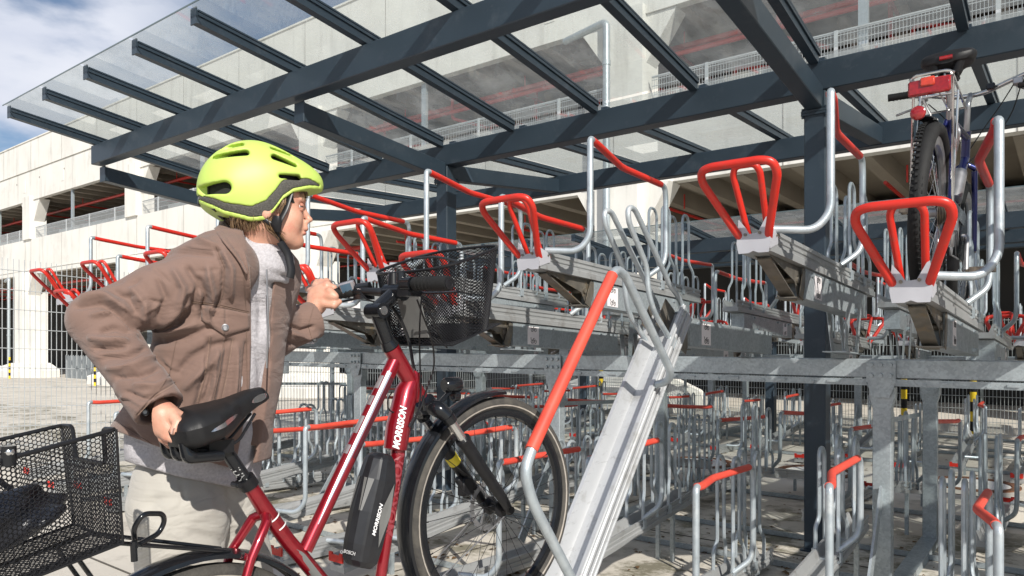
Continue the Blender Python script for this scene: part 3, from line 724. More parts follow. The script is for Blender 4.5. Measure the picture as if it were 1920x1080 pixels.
def rack_frame(name, label, xs, ys, zf, x0, x1, z=1.30):
    root = empty(name, (xs[0], ys[0], zf(ys[0])), label, 'rack frame', 'steel frames carrying the top tier')
    for y in ys:
        b = MB(); q = zf(y)
        b.bb(x0,x1,y-.04,y+.04,z-.10+q,z+q)
        fixed(b, 'rail', M['galv'], root, smooth=False, bevel=.005)
        b = MB()
        b.bb(x0,x1,y-.05,y-.046,z-.135+q,z-.105+q); b.bb(x0,x1,y-.05,y+.05,z-.139+q,z-.1355+q)
        x = x0+.2
        while x < x1: b.tube([(x,y-.043,z-.128+q),(x,y-.058,z-.128+q)], .008, 6); b.box((x+.1,y-.055,z-.12+q),(.05,.008,.012)); x += .27
        fixed(b, 'clamp_strip', M['galv'], root, smooth=False)
        for x in xs:
            b = MB()
            b.bb(x-.045,x+.045,y-.035,y+.035,gz(x,y),z-.142+q)
            b.prism([(x-.045,y-.036,z-.26+q),(x+.045,y-.036,z-.26+q),(x+.062,y-.036,z-.20+q),(x+.062,y-.036,z-.143+q),(x-.062,y-.036,z-.143+q),(x-.062,y-.036,z-.20+q)],(0,.072,0))
            fixed(b, 'leg', M['galv'], root, smooth=False, bevel=.004)
            b = MB()
            b.prism([(x-.07,y-.052,z-.006+q),(x+.07,y-.052,z-.006+q),(x+.07,y-.052,z-.12+q),(x+.04,y-.052,z-.20+q),(x-.04,y-.052,z-.20+q),(x-.07,y-.052,z-.12+q)],(0,-.006,0))
            for sx in (-.045,0,.045):
                for sz in (-.03,-.085): b.tube([(x+sx,y-.058,z+sz+q),(x+sx,y-.072,z+sz+q)], .0115, 6)
            fixed(b, 'gusset', M['galv'], root, smooth=False)
    for x in xs:
        b = MB(); ya, yb_ = ys[0], ys[1]
        b.bb(x-.05,x+.05,ya-.5,yb_+.5,zf(yb_)+.004,zf(yb_)+.09); b.bb(x-.04,x+.04,ya-.506,ya-.5,zf(yb_)+.014,zf(yb_)+.08)
        fixed(b, 'foot_beam', M['galv'], root, smooth=False)
        b = MB(); b.beam((x,ya-.42,zf(ya)+.09),(x,ya-.03,zf(ya)+.62),.012,.07,up=(0,1,1)); b.beam((x,yb_+.42,zf(yb_)+.09),(x,yb_+.03,zf(yb_)+.62),.012,.07,up=(0,1,-1))
        b.beam((x-.06,ya+.03,z-.35+zf(ya)),(x-.06,yb_-.03,z-.35+zf(yb_)),.005,.03)
        fixed(b, 'brace', M['galv'], root, smooth=False)
    for y in (ys[0]-1.02, ys[0]+.42, ys[1]-.42, ys[1]+1.02):
        b = MB(); q = gz(0,y)+.006
        b.bb(x0,x1,y-.028,y+.028,q,q+.006); b.bb(x0,x1,y-.028,y-.022,q+.006,q+.035)
        fixed(b, 'floor_bar', M['galv'], root, smooth=False)
    return root
rack_frame('rack_frame', 'galvanised steel frame with rail and legs under the nearest top tier trays', [-.78,-2.85,-4.92,-6.99,1.3,3.4], (4.23, 5.87), lambda y: -K*y, -7.8, 3.9)
rack_frame('rack_frame', 'galvanised steel frame of the farther racks behind the aisle', [1.9,-.2,-2.3,-4.4,-6.5], (10.8, 12.3), lambda y: gz(0,y), -8.2, 3.0)

# the tray pulled down for loading
XE = LANE0-PITCH*2
low = empty('lowered_bike_tray', (XE, 2.05, gz(XE,2.05)), 'pale aluminium bike tray tipped down steeply to the ground beside the red bicycle wheel', 'bike rack tray')
ang = math.radians(-49.5)
TOP = V((XE+.03, 3.13, 1.375)); ROT = Matrix.Rotation(ang, 3, 'X')   # y axis of the tray climbs backwards
def tip(p): return TOP + Matrix.Rotation(math.radians(48.6), 3, 'X') @ V(p)
def emit(b, name, mats, parent, smooth=True):
    b.v = [tuple(tip(p)) for p in b.v]; return fixed(b, name, mats, parent, smooth=smooth)
b = MB(); channel(b, -1.86, 0, sc=1.22)
for x, z in ((.077,-.012),(.077,-.06),(.077,-.1)): b.bb(x-.003,x+.003,-1.86,0,z-.003,z+.003)
emit(b, 'channel', M['alu_white'], low, False)
g_, r_ = MB(), MB(); r0 = .0165
g_.tube([(.075,-.46,-.02),(.14,-.455,.0),(.17,-.45,.06),(.17,-.43,.60),(.17,-.46,.66),(.172,-.52,.668)], r0, 12, rr=.05)
r_.tube([(.172,-.50,.668),(.173,-.9,.668),(.175,-1.26,.666)], .021, 12, rr=.05)
g2_ = MB(); g2_.tube([(.175,-1.25,.666),(.176,-1.33,.655),(.178,-1.38,.56),(.176,-1.47,.10),(.075,-1.55,.0)], r0+.001, 12, rr=.09)
emit(g2_, 'front_hoop_tube', M['galv_tube'], low)
hp = emit(g_, 'rear_hoop_tube', M['galv_tube'], low)
emit(r_, 'grip_sleeve', M['red_faded'], hp)
b = MB()
for (y0_, y1_) in ((-.03,-.20),):
    for sx in (-1,1):
        x = sx*.055
        b.tube([(sx*.062,0,-.04),(sx*.062,0,.06),(x,-.01,.12),(x,-.01,.58),(x,-.05,.62),(x,-.09,.58),(x,-.11,.34),(x+.0,-.18,.27),(sx*.062,-.22,.17),(sx*.062,-.20,-.03)], .0115, 10, rr=.05)
for y in (-.02,-.2):
    b.bb(-.07,.07,y-.02,y+.02,-.095,-.089)
    for sx in (-.068,.068): b.box((sx,y,-.05),(.010,.05,.07))
emit(b, 'wheel_guide', M['galv_tube'], low)
b = MB(); b.bb(-.066,.066,.0,.006,-.09,-.055)
for sx in (-1,1): b.prism([(sx*.064,.006,.0),(sx*.064,-.10,.0),(sx*.064,-.06,-.12),(sx*.064,.02,-.13)],(sx*.003,0,0)); b.tube([(sx*.064,-.01,-.03),(sx*.078,-.01,-.03)], .012, 8)
emit(b, 'end_bracket', M['galv'], low, False)
# its carrier box stays on the rail
zz = ZT[False]-K*2.8
b = MB(K); b.bb(-.05,.05,.52,1.74,-.225,-.092)
for y in (.62,.92,1.5): b.box((.054,y,-.11),(.012,.018,.014))
b.v = [(x+XE,y+2.8,z+zz) for x, y, z in [(p[0],p[1],p[2]-K*p[1]) for p in b.v]]; b.sh = 0
bx = fixed(b, 'carrier_box', M['galv'], low, smooth=False)
b = MB(); b.bb(.0505,.0515,.66,.775,-.212,-.106)
n0 = len(b.f); b.cur = 1; pictogram(b, .0522, .72, -.159, 1)
b.v = [(x+XE,y+2.8,z-K*y+zz) for x, y, z in b.v]
fixed(b, 'sticker', [M['white'], M['ink']], bx, smooth=False)
b = MB()
for sx in (-.035,.035): b.prism([(sx+XE,3.08,1.40),(sx+XE,3.36,1.24),(sx+XE,3.30,1.14),(sx+XE,2.98,1.28)],(.003,0,0))
b.tube([(XE-.05,3.22,1.26),(XE+.05,3.22,1.26)], .014, 10); b.bb(XE-.045,XE+.045,3.22,3.34,1.16,1.165)
fixed(b, 'lever', M['bronze'], low, smooth=False)
# ================================================================ bicycles
def frame_paint(name, c):
    m = pmat(name, c, tuple(x*.8 for x in c), 60, .30, .55, coat=1, detail=2)
    return m
M['wine'] = frame_paint('wine_red_paint', (.30,.006,.016))
M['blue'] = frame_paint('blue_paint', (.008,.014,.12))
M['silver_decal'] = pmat('silver_decal', (.60,.58,.60), (.42,.36,.38), 14, .22, .7)
M['dark_decal'] = pmat('dark_decal', (.10,.02,.03), None, 20, .35, .4)
M['grey_decal'] = pmat('grey_decal', (.15,.15,.145), None, 20, .45)
M['gloss'] = pmat('gloss_black', (.007,.008,.010), (.010,.011,.013), 20, .2, 0, coat=.25, spec=.35)
M['tyre'] = pmat('dusty_tyre', (.075,.068,.058), (.035,.033,.031), 30, .85, 0, bump=.3, bscale=160)
M['tyre_stripe'] = pmat('reflective_stripe', (.42,.38,.33), (.30,.27,.24), 30, .6)
M['saddle'] = pmat('saddle_vinyl', (.010,.010,.011), (.014,.014,.015), 60, .46, 0, bump=.12, bscale=500, spec=.32)
M['red_lens'] = pmat('red_lens', (.33,.008,.008), (.20,.005,.006), 90, .12, 0, coat=.8)
M['screen'] = pmat('display_screen', (.05,.09,.13), (.10,.16,.22), 25, .1, 0, coat=1)
M['label_yellow'] = pmat('yellow_label', (.75,.60,.03), None, 30, .5)
M['brass'] = pmat('worn_steel', (.30,.25,.19), (.12,.10,.09), 60, .4, .8)

class Plane:
    """upright bicycle plane: u forward, w up, s to the rider's right"""
    def __init__(s, ox, oy, de, lean=0):
        s.o = V((ox,oy,0)); s.T = V((math.sin(de),math.cos(de),0)); s.N = V((math.cos(de),-math.sin(de),0)); s.lean = lean
    def P(s, u, w, n=0, w0=0): return s.o+s.T*u+s.N*(n+s.lean*(w-w0))+V((0,0,w))
    def px(s, px, py, n=0):
        a = (px-960)/FO; q = V((FX+RX*a, FY+RY*a, 0)); d = (s.o.dot(s.N)+n)/q.dot(s.N)
        return V((q.x*d, q.y*d, ZC-(py-641)/FO*d))
B = Plane(-1.504, 1.845, math.radians(2.5))
H_R = B.P(-1.0, .352)             # rear hub
H_F = B.px(930, 950)              # front hub
bike = empty('electric_bicycle', (H_R.x, H_R.y, gz(H_R.x,H_R.y)), 'wine red electric bicycle with wire baskets, front wheel pushed onto the lowered tray', 'bicycle')

def wheel(parent, c, N, R, tyre_m, rim_m, spoke_m, nsp=36, disc=0, tr=.021, knob=False, hub_m=None, stripe=True):
    N = V(N).normalized()
    root = None
    b = MB(); prof = []
    for k in range(12):
        a = 2*PI*k/12; prof.append((R-tr+tr*math.cos(a), tr*1.0*math.sin(a)))
    b.revolve(c, N, prof, 72)
    if stripe:
        b.cur = 1
        for sg in (-1,1): b.revolve(c, N, [(R-tr-.008,sg*(tr*.93+.0012)),(R-tr-.004,sg*(tr*.98+.0012)),(R-tr-.004,sg*(tr*.90)),(R-tr-.008,sg*(tr*.85))], 72)
        b.cur = 0
    if knob:
        e1 = V((0,0,1)); e2 = N.cross(e1)
        for k in range(84):
            a = 2*PI*k/84
            for j, w_ in enumerate((-.014,0,.014)):
                aa = a+(PI/84 if j == 1 else 0); q = e1*math.cos(aa)+e2*math.sin(aa)
                rr = R+.001 if j == 1 else R-.006
                rot = Matrix((N, q.cross(N), q)).transposed()
                b.box(c+q*rr+N*w_, (.010,.011,.007), rot)
    ty = fixed(b, 'tyre', [tyre_m, M['tyre_stripe']] if stripe else tyre_m, parent)
    b = MB(); b.revolve(c, N, [(R-tr*1.75,-.011),(R-tr*1.75,.011),(R-tr*2.0,.012),(R-tr*3.0,.010),(R-tr*3.25,0),(R-tr*3.0,-.010),(R-tr*2.0,-.012)], 72)
    fixed(b, 'rim', rim_m, ty)
    b = MB(); e1 = V((0,0,1)); e2 = N.cross(e1); ri = R-tr*3.15
    for k in range(nsp):
        a = 2*PI*k/nsp; sg = 1 if k % 2 else -1; off = (.62 if (k//2) % 2 else -.62)
        q = e1*math.cos(a)+e2*math.sin(a); q0 = e1*math.cos(a+off)+e2*math.sin(a+off)
        b.tube([c+q0*.026+N*sg*.028, c+q*ri], .0011, 4)
        b.tube([c+q*(ri-.012)+N*sg*.001, c+q*ri], .0022, 5)
    fixed(b, 'spokes', spoke_m, ty)
    b = MB(); b.revolve(c, N, [(.010,-.05),(.012,-.035),(.030,-.030),(.030,-.025),(.018,-.02),(.018,.02),(.030,.025),(.030,.030),(.012,.035),(.010,.05)], 24, closed=False)
    b.tube([c-N*.062, c+N*.062], .006, 8)
    fixed(b, 'hub', hub_m or M['black'], ty)
    if disc:
        b = MB(); sg = disc
        b.revolve(c+N*.036*sg, N, [(.066,-.001),(.082,-.001),(.082,.001),(.066,.001)], 48)
        for k in range(6):
            a = 2*PI*k/6; q = e1*math.cos(a)+e2*math.sin(a); q2 = e1*math.cos(a+.5)+e2*math.sin(a+.5)
            b.beam(c+N*.036*sg+q*.02, c+N*.036*sg+q2*.068, .010, .002, up=N)
        for k in range(30):
            a = 2*PI*k/30; q = e1*math.cos(a)+e2*math.sin(a)
            b.tube([c+N*.0345*sg+q*.0835, c+N*.0375*sg+q*.0835], .003, 5)
        fixed(b, 'brake_disc', M['steel_dull'], ty)
    return ty

def mudguard(c, N, R, a0, a1, hw, fwd, drop=.014):
    """arched shell; angles from straight up towards the back"""
    b = MB(); N = V(N).normalized(); F_ = V(fwd).normalized()
    sec = [(-hw,-drop),(-hw*.93,-drop*.35),(-hw*.6,0),(0,.004),(hw*.6,0),(hw*.93,-drop*.35),(hw,-drop),(hw*.9,-drop),(hw*.84,-drop*.5),(hw*.55,-.003),(0,.001),(-hw*.55,-.003),(-hw*.84,-drop*.5),(-hw*.9,-drop)]
    n = 44
    def f(i, j):
        a = a0+(a1-a0)*i; q = V((0,0,1))*math.cos(a)-F_*math.sin(a)
        x, r = sec[round(j*len(sec)) % len(sec)]
        return c+N*x+q*(R+r)
    b.grid(f, n, len(sec), cv=True)
    return b

TW = V((math.sin(math.radians(7)), math.cos(math.radians(7)), 0)); NW = V((TW.y,-TW.x,0))
fw = wheel(bike, H_F, NW, .363, M['tyre'], M['gloss'], M['black'], disc=-1)
rw = wheel(bike, H_R, B.N, .350, M['tyre'], M['gloss'], M['black'])
fixed(mudguard(H_F, NW, .386, -.05, 2.25, .033, TW), 'mudguard', M['gloss'], bike)
fixed(mudguard(H_R, B.N, .378, -1.35, 2.2, .033, B.T), 'mudguard', M['gloss'], bike)
def wp(uu, ww, s=0): return H_F+TW*uu+V((0,0,ww))+NW*s
b = MB()
for s in (-.034,.034):
    b.tube([wp(-.02,-.02,s*1.7), wp(-.33,-.20,s)], .0022, 6)
b.tube([wp(-.335,-.20,-.034), wp(-.335,-.20,.034)], .003, 6)
b.box(wp(-.352,-.165,.0), (.05,.004,.03))
fixed(b, 'mudguard_stay', M['steel_dull'], bike)
b = MB()
for s in (-.034,.034):
    b.tube([H_R+B.N*s*1.7, H_R+B.N*s-B.T*.33-V((0,0,.2))], .0022, 6)
fixed(b, 'mudguard_stay', M['steel_dull'], bike)

# fork
cr = B.px(800,757); hb = B.px(785,742); axis = (H_F-cr).normalized()
ax2 = (cr-H_F); ax2.normalize()
crt = H_F+ax2*.455
b = MB()
b.tube([crt+ax2*.035, crt+ax2*.005], .030, 16)
for s in (-1,1):
    base = H_F+NW*s*.062
    b.tube([crt+ax2*.012, crt+NW*s*.045+ax2*.004, crt+NW*s*.062-ax2*.028], [.024,.026,.021], 14, rr=.02)
    b.tube([crt+NW*s*.062-ax2*.02, crt+NW*s*.062-ax2*.045], .0215, 14)
fk = fixed(b, 'fork_crown', M['gloss'], bike)
for s in (-1,1):
    b = MB(); b.tube([crt+NW*s*.062-ax2*.03, crt+NW*s*.062-ax2*.14], .0145, 14); fixed(b, 'stanchion', M['chrome'], fk)
    b = MB()
    b.tube([crt+NW*s*.062-ax2*.125, crt+NW*s*.062-ax2*.150, crt+NW*s*.062-ax2*.26, H_F+NW*s*.060+ax2*.05+TW*.004, H_F+NW*s*.058-ax2*.014], [.022,.021,.0195,.017,.013], 14)
    b.tube([crt+NW*s*.062-ax2*.122, crt+NW*s*.062-ax2*.132], .024, 14)
    b.tube([H_F+NW*s*.045, H_F+NW*s*.075], .012, 12)
    fixed(b, 'fork_leg', M['black'], fk)
b = MB(); q0 = H_F-NW*.062+ax2*.24; b.tube([q0, q0-ax2*.035], .0208, 14); fixed(b, 'warning_label', M['label_yellow'], fk)
b = MB(); b.box(H_F-NW*.05+ax2*.10-TW*.03, (.03,.05,.06)); b.tube([H_F-NW*.05+ax2*.08-TW*.04, H_F-NW*.05+ax2*.14-TW*.04], .014, 8); fixed(b, 'brake_caliper', M['black'], bike, bevel=.004)

# frame
ht0, ht1 = B.px(733,652), B.px(786,745)
M['decalw'] = pmat('white_lettering', (.85,.85,.85), None, 20, .4)
M['decalr'] = pmat('dull_red_lettering', (.24,.03,.04), None, 20, .5)
tt0, tt1 = B.px(744,668), B.px(572,1032)
st0, bb_ = B.px(470,913), B.P(-.50,.375)
b = MB()
b.tube([ht0, ht1], [.024,.026], 18)
b.tube([ht0+(ht1-ht0)*.1, tt0, tt0+(tt1-tt0)*.5, tt1], [.019,.0205,.020,.0185], 18)
dA, dB, dC, dD = B.px(768,700), B.px(762,735), B.px(747,800), B.px(741,842)
b.tube([B.px(778,700), dB, dC, dD, dD+(dD-dC)*.06], [.022,.034,.036,.0335,.024], 20)
dE, dF = B.px(746,850), B.px(716,1068)
b.tube([dC, dE, (dE+dF)/2, dF, bb_], [.022,.021,.0185,.016,.018], 16)
b.tube([st0, B.px(497,955), B.px(540,1015), B.px(600,1085), bb_], [.0175,.0195,.0195,.0195,.021], 18)
for s in (-1,1):
    b.tube([B.px(497,962), B.px(487,975)+B.N*s*.030, B.px(452,1040)+B.N*s*.045, H_R+B.N*s*.055], [.014,.0125,.011,.010], 12)
    b.tube([bb_+B.N*s*.03, H_R+B.N*s*.055], .011, 12)
m1 = (B.px(487,975)*.35+H_R*.65); 
b.tube([B.px(452,1040)+B.N*.040, B.px(452,1040)-B.T*.012, B.px(452,1040)-B.N*.040], .009, 10)
frame = fixed(b, 'frame', M['wine'], bike)
cam0 = V((0,0,ZC))
def tube_patch(mb, a, c, r, t0, t1, a0, a1, nu=14, nv=6, off=.0008, taper=None):
    """patch on the side of a tube that turns from the crest (0) round to the viewer's side"""
    ax = (c-a).normalized(); up = V((0,0,1)); side = B.N; side = (side-ax*side.dot(ax)).normalized(); top = side.cross(ax); 
    def f(u, v):
        t = t0+(t1-t0)*u; lo, hi = (a0, a1) if taper is None else taper(u)
        th = lo+(hi-lo)*v; rr = (np.interp(t,[0,1],r) if hasattr(r,'__len__') else r)+off
        return a+(c-a)*t+side*math.cos(th)*rr+top*math.sin(th)*rr
    mb.grid(f, nu, nv)
TR = (.0207,.0190)
b = MB(); tube_patch(b, tt0, tt1, TR, .10, .62, 0,0, taper=lambda u: (-.95+.1*u, -.30+.05*u-.15*u*u)); fixed(b, 'decal', M['silver_decal'], frame)
b = MB(); tube_patch(b, tt0, tt1, TR, .12, .55, 0,0, off=.0012, taper=lambda u: (-.2, .45)); fixed(b, 'decal', M['dark_decal'], frame)
b = MB(); tube_patch(b, tt0, tt1, TR, .62, .88, 0,0, taper=lambda u: (-.9+.3*u, -.40-.1*u)); fixed(b, 'decal', M['silver_decal'], frame)
b = MB()
for k, (t0, t1) in enumerate(((.13,.20),(.24,.29),(.35,.44),(.50,.545))): tube_patch(b, tt0, tt1, TR, t0, t1, -1.75, -1.05, nu=4, off=.0012)
fixed(b, 'decal', M['silver_decal'], frame)
sA, sB = B.px(497,955), B.px(600,1085)
b = MB(); tube_patch(b, sA, sB, .0197, .30, 1.0, 0,0, taper=lambda u: (-1.5, -1.4+1.5*min(1,u*2.4))); fixed(b, 'decal', M['grey_decal'], frame)
b = MB(); tube_patch(b, sA, sB, .0197, .10, .115, -1.6,1.6, nv=12); tube_patch(b, sA, sB, .0197, .22, .235, -1.6,1.6, nv=12); fixed(b, 'decal', M['decalw'], frame)
def tube_text(mb, s, size, a, c, r, t_start, th_mid, off, bold=0, shear=0, flip=1, sx=1.0):
    ax = (c-a).normalized(); side = B.N; side = (side-ax*side.dot(ax)).normalized(); top = side.cross(ax); L = (c-a).length
    vs, fs = text_mesh(s, size, 0.0, shear, bold)
    out = []
    for v in vs:
        t = t_start*L+flip*v.x*sx; rr = (np.interp(t/L,[0,1],r) if hasattr(r,'__len__') else r)+off
        th = th_mid+flip*(v.y-size*.35)/rr
        out.append(a+ax*t+side*math.cos(th)*rr+top*math.sin(th)*rr)
    mb.add(out, fs)
# lettering reads upwards along the down tube
b = MB(); tube_text(b, 'MORRISON', .027, B.px(759,735), B.px(739,842), (.0385,.0375), 1.0, -.62, .0012, bold=.0009, shear=.25, flip=-1, sx=.86)
fixed(b, 'lettering', M['decalw'], frame, smooth=False)
b = MB(); tube_text(b, 'MORRISON', .040, dE, dF, (.0208,.0172), .72, -.45, .0020, bold=.0012, shear=.25, flip=-1, sx=1.15)
fixed(b, 'lettering', M['decalr'], frame, smooth=False)

# battery on the rear side of the down tube
def loft(b, rings, cap=True):
    n = len(rings[0]); vs = [p for r in rings for p in r]
    fs = [(i*n+k, i*n+(k+1)%n, (i+1)*n+(k+1)%n, (i+1)*n+k) for i in range(len(rings)-1) for k in range(n)]
    if cap: fs += [tuple(range(n)), tuple((len(rings)-1)*n+k for k in reversed(range(n)))]
    b.add(vs, fs)
def bat_ring(px, py, hw, dep, ch=.3, fw=.6):
    c = B.px(px,py); ax = (B.px(668,1040)-B.px(712,870)).normalized(); dn = B.N.cross(ax).normalized()
    if dn.dot(B.T) > 0: dn = -dn       # towards the rear of the bicycle
    pts = [(hw,dep*fw*-1),(hw,dep*.15),(hw*.90,dep*.55),(hw*.45,dep*.85),(0,dep*.92),(-hw*.45,dep*.85),(-hw*.90,dep*.55),(-hw,dep*.15),(-hw,-dep*fw)]
    return [c+B.N*x+dn*y for x, y in pts]
b = MB()
loft(b, [bat_ring(716,850,.028,.024), bat_ring(712,860,.040,.044), bat_ring(706,900,.047,.058), bat_ring(693,960,.048,.062), bat_ring(680,1020,.047,.058), bat_ring(674,1050,.043,.052), bat_ring(672,1062,.032,.036)])
bat = fixed(b, 'battery', pmat('battery_shell', (.016,.017,.020), (.011,.011,.013), 40, .34, 0), bike, smooth=False, bevel=.004)
def bat_pt(px, py, hw, dep, i, j, off=.0015):
    r = bat_ring(px, py, hw+off, dep+off); return r[i]*(1-j)+r[i+1]*j
stn = [(706,900,.047,.058),(693,960,.048,.062),(680,1020,.047,.058)]
b = MB()
P3 = lambda k, i, j, o=.0015: bat_pt(*stn[k], i, j, o)
b.add([P3(0,0,.25), P3(1,0,.92), P3(2,0,.45), P3(1,0,.1)], [(0,1,2,3)])
b.add([P3(0,2,.35), P3(0,2,.95), P3(1,2,.98), P3(1,2,.80)], [(0,1,2,3)])
b.add([P3(0,3,.10), P3(0,3,.55), P3(1,3,.18), P3(1,3,.05)], [(0,1,2,3)])
b.add([P3(0,4,.35), P3(0,4,.95), P3(1,4,.95), P3(1,4,.75)], [(0,1,2,3)])
fixed(b, 'battery_panel', M['grey_decal'], bat, smooth=False)
axb = (B.px(668,1040)-B.px(712,870)).normalized()
b = MB(); o = bat_pt(684,1000,.047,.059,0,.95,.003)
put_text(b, 'MORRISON', .0165, o+B.N*.001, -axb, (B.N.cross(axb))*(1 if (B.N.cross(axb)).dot(B.T)<0 else -1), depth=.0003, shear=.25, bold=.0005)
fixed(b, 'lettering', M['decalw'], bat, smooth=False)
b = MB(); r_ = bat_ring(674,1040,.0455,.0555); e = (r_[3]-r_[4]).normalized()
put_text(b, 'BOSCH', .0125, r_[4]-e*.004+(-B.T+B.N*.5).normalized()*.003, e, -axb, depth=.0003, bold=.0002)
b.revolve(r_[4]-e*.010+(-B.T+B.N*.5).normalized()*.002, (-B.T+B.N*.5), [(.003,0),(.003,.001),(.004,.001),(.004,0)], 14)
fixed(b, 'lettering', pmat('grey_lettering', (.5,.5,.5), None, 20, .5), bat, smooth=False)

# motor, cranks, chain guard
b = MB(); b.revolve(bb_, B.N, [(.02,-.06),(.065,-.055),(.078,-.03),(.078,.03),(.065,.055),(.02,.06)], 28, closed=False); fixed(b, 'motor', M['black'], bike)
b = MB(); b.revolve(bb_+B.N*.062, B.N, [(.03,0),(.085,0),(.088,.003),(.085,.006),(.03,.006)], 40, closed=False)
b.tube([bb_+B.N*.064+V((0,0,.085)), H_R+B.N*.05+V((0,0,.035))], .004, 6); b.tube([bb_+B.N*.064-V((0,0,.085)), H_R+B.N*.05-V((0,0,.035))], .004, 6)
b.revolve(H_R+B.N*.05, B.N, [(.01,0),(.038,0),(.040,.003),(.038,.006)], 24, closed=False)
fixed(b, 'drivetrain', M['steel_dull'], bike)
for s in (-1,1):
    b = MB(); e = bb_+B.N*s*.085+(B.T*.16*s*-1+V((0,0,.045*s))); b.tube([bb_+B.N*s*.07, bb_+B.N*s*.085, e], [.014,.011,.010], 8)
    cr_ = fixed(b, 'crank', M['steel_dull'], bike)
    b = MB(); b.box(e+B.N*s*.055, (.095,.085,.02), Matrix.Rotation(.05,3,'Z')); fixed(b, 'pedal', M['black'], cr_, bevel=.006)

# seat post, clamp, saddle
sp0 = B.px(408,822)
b = MB(); b.tube([st0+(st0-sp0)*-.02, sp0], .0152, 16); sp = fixed(b, 'seat_post', M['gloss'], bike)
b = MB(); cl = B.px(464,905); dx = (st0-sp0).normalized()
b.tube([cl-dx*.014, cl+dx*.012], .0225, 18); b.tube([cl-B.T*.03+B.N*.012, cl-B.T*.03-B.N*.012], .007, 8); b.tube([cl+B.N*.012-B.T*.03, cl+B.N*.020-B.T*.03], .006, 8); b.tube([cl-B.T*.03-B.N*.01, cl-B.T*.005-B.N*.03, cl+B.T*.03-B.N*.03], .005, 8)
fixed(b, 'seat_clamp', M['black'], bike)
b = MB(); tube_text(b, 'JUNO', .030, sp0, st0, .0152, .52, -.80, .0008, bold=.0004, shear=.2, flip=1, sx=.8)
fixed(b, 'lettering', pmat('seat_post_lettering', (.42,.42,.42), None, 20, .4), sp, smooth=False)
sn, sr = B.P(-.812,1.072), B.P(-1.058,1.008)
sadT = (sn-sr).normalized(); sadU = B.N.cross(sadT); sadU = sadU if sadU.z > 0 else -sadU; SL = (sn-sr).length
def sad_w(t): return float(np.interp(t, [0,.04,.15,.35,.5,.62,.8,.93,1.0],[.040,.074,.090,.086,.064,.042,.028,.023,.006]))
def sad_top(t): return float(np.interp(t, [0,.06,.2,.45,.6,.8,.95,1.0],[.000,.020,.032,.026,.024,.028,.024,.006]))
def sad_bot(t): return float(np.interp(t, [0,.1,.3,.5,.65,.85,1.0],[-.036,-.052,-.054,-.046,-.032,-.016,-.010]))
b = MB()
def sf(i, j):
    t = i; a = 2*PI*j; w_ = sad_w(t); tp, bt = sad_top(t), sad_bot(t)
    ca, sa = math.cos(a), math.sin(a)
    x = w_*math.copysign(abs(ca)**.75, ca)
    z = (tp if sa > 0 else bt)*abs(sa)**.8 if True else 0
    if sa > 0: z = tp*(abs(sa)**.6) - .012*(abs(ca)**3)*(1 if t < .5 else .4)
    else: z = bt*abs(sa)**.5
    return sr+sadT*(t*SL)+B.N*x+sadU*z
b.grid(sf, 48, 36, cv=True)
n_ = len(b.v); b.f.append(list(range(36))); b.mi.append(0); b.f.append([n_-36+k for k in reversed(range(36))]); b.mi.append(0)
sad = fixed(b, 'saddle', M['saddle'], bike)
def flash(mb, t0, t1, k, hgt):
    """silver trim let into the saddle flank"""
    vt, vb = [], []
    for i in range(11):
        u = i/10; t = t0+(t1-t0)*u; h = hgt*math.sin(PI*u)**.6*.5+.0003
        x = sad_w(t)*1.0+.0018
        zc = np.interp(t,[.2,.5,.8,1],[-.016,-.008,.004,.006])
        vt.append(sr+sadT*(t*SL)+B.N*(x-.001)+sadU*(zc+h)); vb.append(sr+sadT*(t*SL)+B.N*x+sadU*(zc-h))
    mb.add(vt+vb, [(i,i+1,12+i,11+i) for i in range(10)])
b = MB(); flash(b, .22, .55, 0, .010); flash(b, .76, .96, 1, .016); fixed(b, 'trim', M['chrome'], sad)
b = MB()
for s in (-.022,.022): b.tube([B.P(-1.03,.975,s), B.P(-.98,.955,s), B.P(-.90,.968,s), B.P(-.85,1.03,s*.4)], .0038, 8, rr=.02)
b.box(B.P(-.945,.963), (.06,.06,.03)); b.tube([B.P(-.945,.955), sp0], .017, 10)
fixed(b, 'saddle_rail', M['black'], sad)
b = MB()
for s in (-.035,.035,.0): b.tube([B.P(-1.04,.985,s*1.3), B.P(-1.03,.95,s*1.3), B.P(-.95,.945,s*1.2)], [.010,.016,.012], 10, rr=.02)
fixed(b, 'saddle_spring', M['gloss'], sad)

# stem, handlebar, grips
b = MB()
sj, scl = B.px(706,583), B.px(742,548)
b.tube([ht0+(ht0-ht1)*.02, ht0+(ht0-ht1)*.14], [.026,.020], 18)
b.tube([ht0+(ht0-ht1)*.1, sj], [.0185,.021], 18)
b.tube([sj, scl], [.023,.021], 16); b.tube([sj-B.N*.030, sj+B.N*.030], .022, 18)
b.tube([scl-B.N*.034, scl+B.N*.034], .026, 18)
for s in (-.02,.02): b.tube([scl+B.N*s+B.T*.02+V((0,0,.014)), scl+B.N*s+B.T*.01+V((0,0,.034))], .005, 8)
stem = fixed(b, 'stem', M['gloss'], bike)
b = MB(); b.tube([sj+B.N*.029, sj+B.N*.033], .0125, 16); fixed(b, 'stem_bolt', M['chrome'], stem)
gR1, gR0 = B.px(842,531,.30), B.px(775,532,.175)
gL1, gL0 = B.px(592,556,-.30), B.px(665,545,-.19)
b = MB()
b.tube([gL1, gL0, gL0*.35+scl*.65-B.N*.02+V((0,0,.0)), scl-B.N*.03, scl+B.N*.03, gR0*.4+scl*.6+B.N*.01, gR0, gR1], [.011,.011,.0125,.0155,.0155,.0125,.011,.011], 14, rr=.03)
bar = fixed(b, 'handlebar', M['black'], bike)
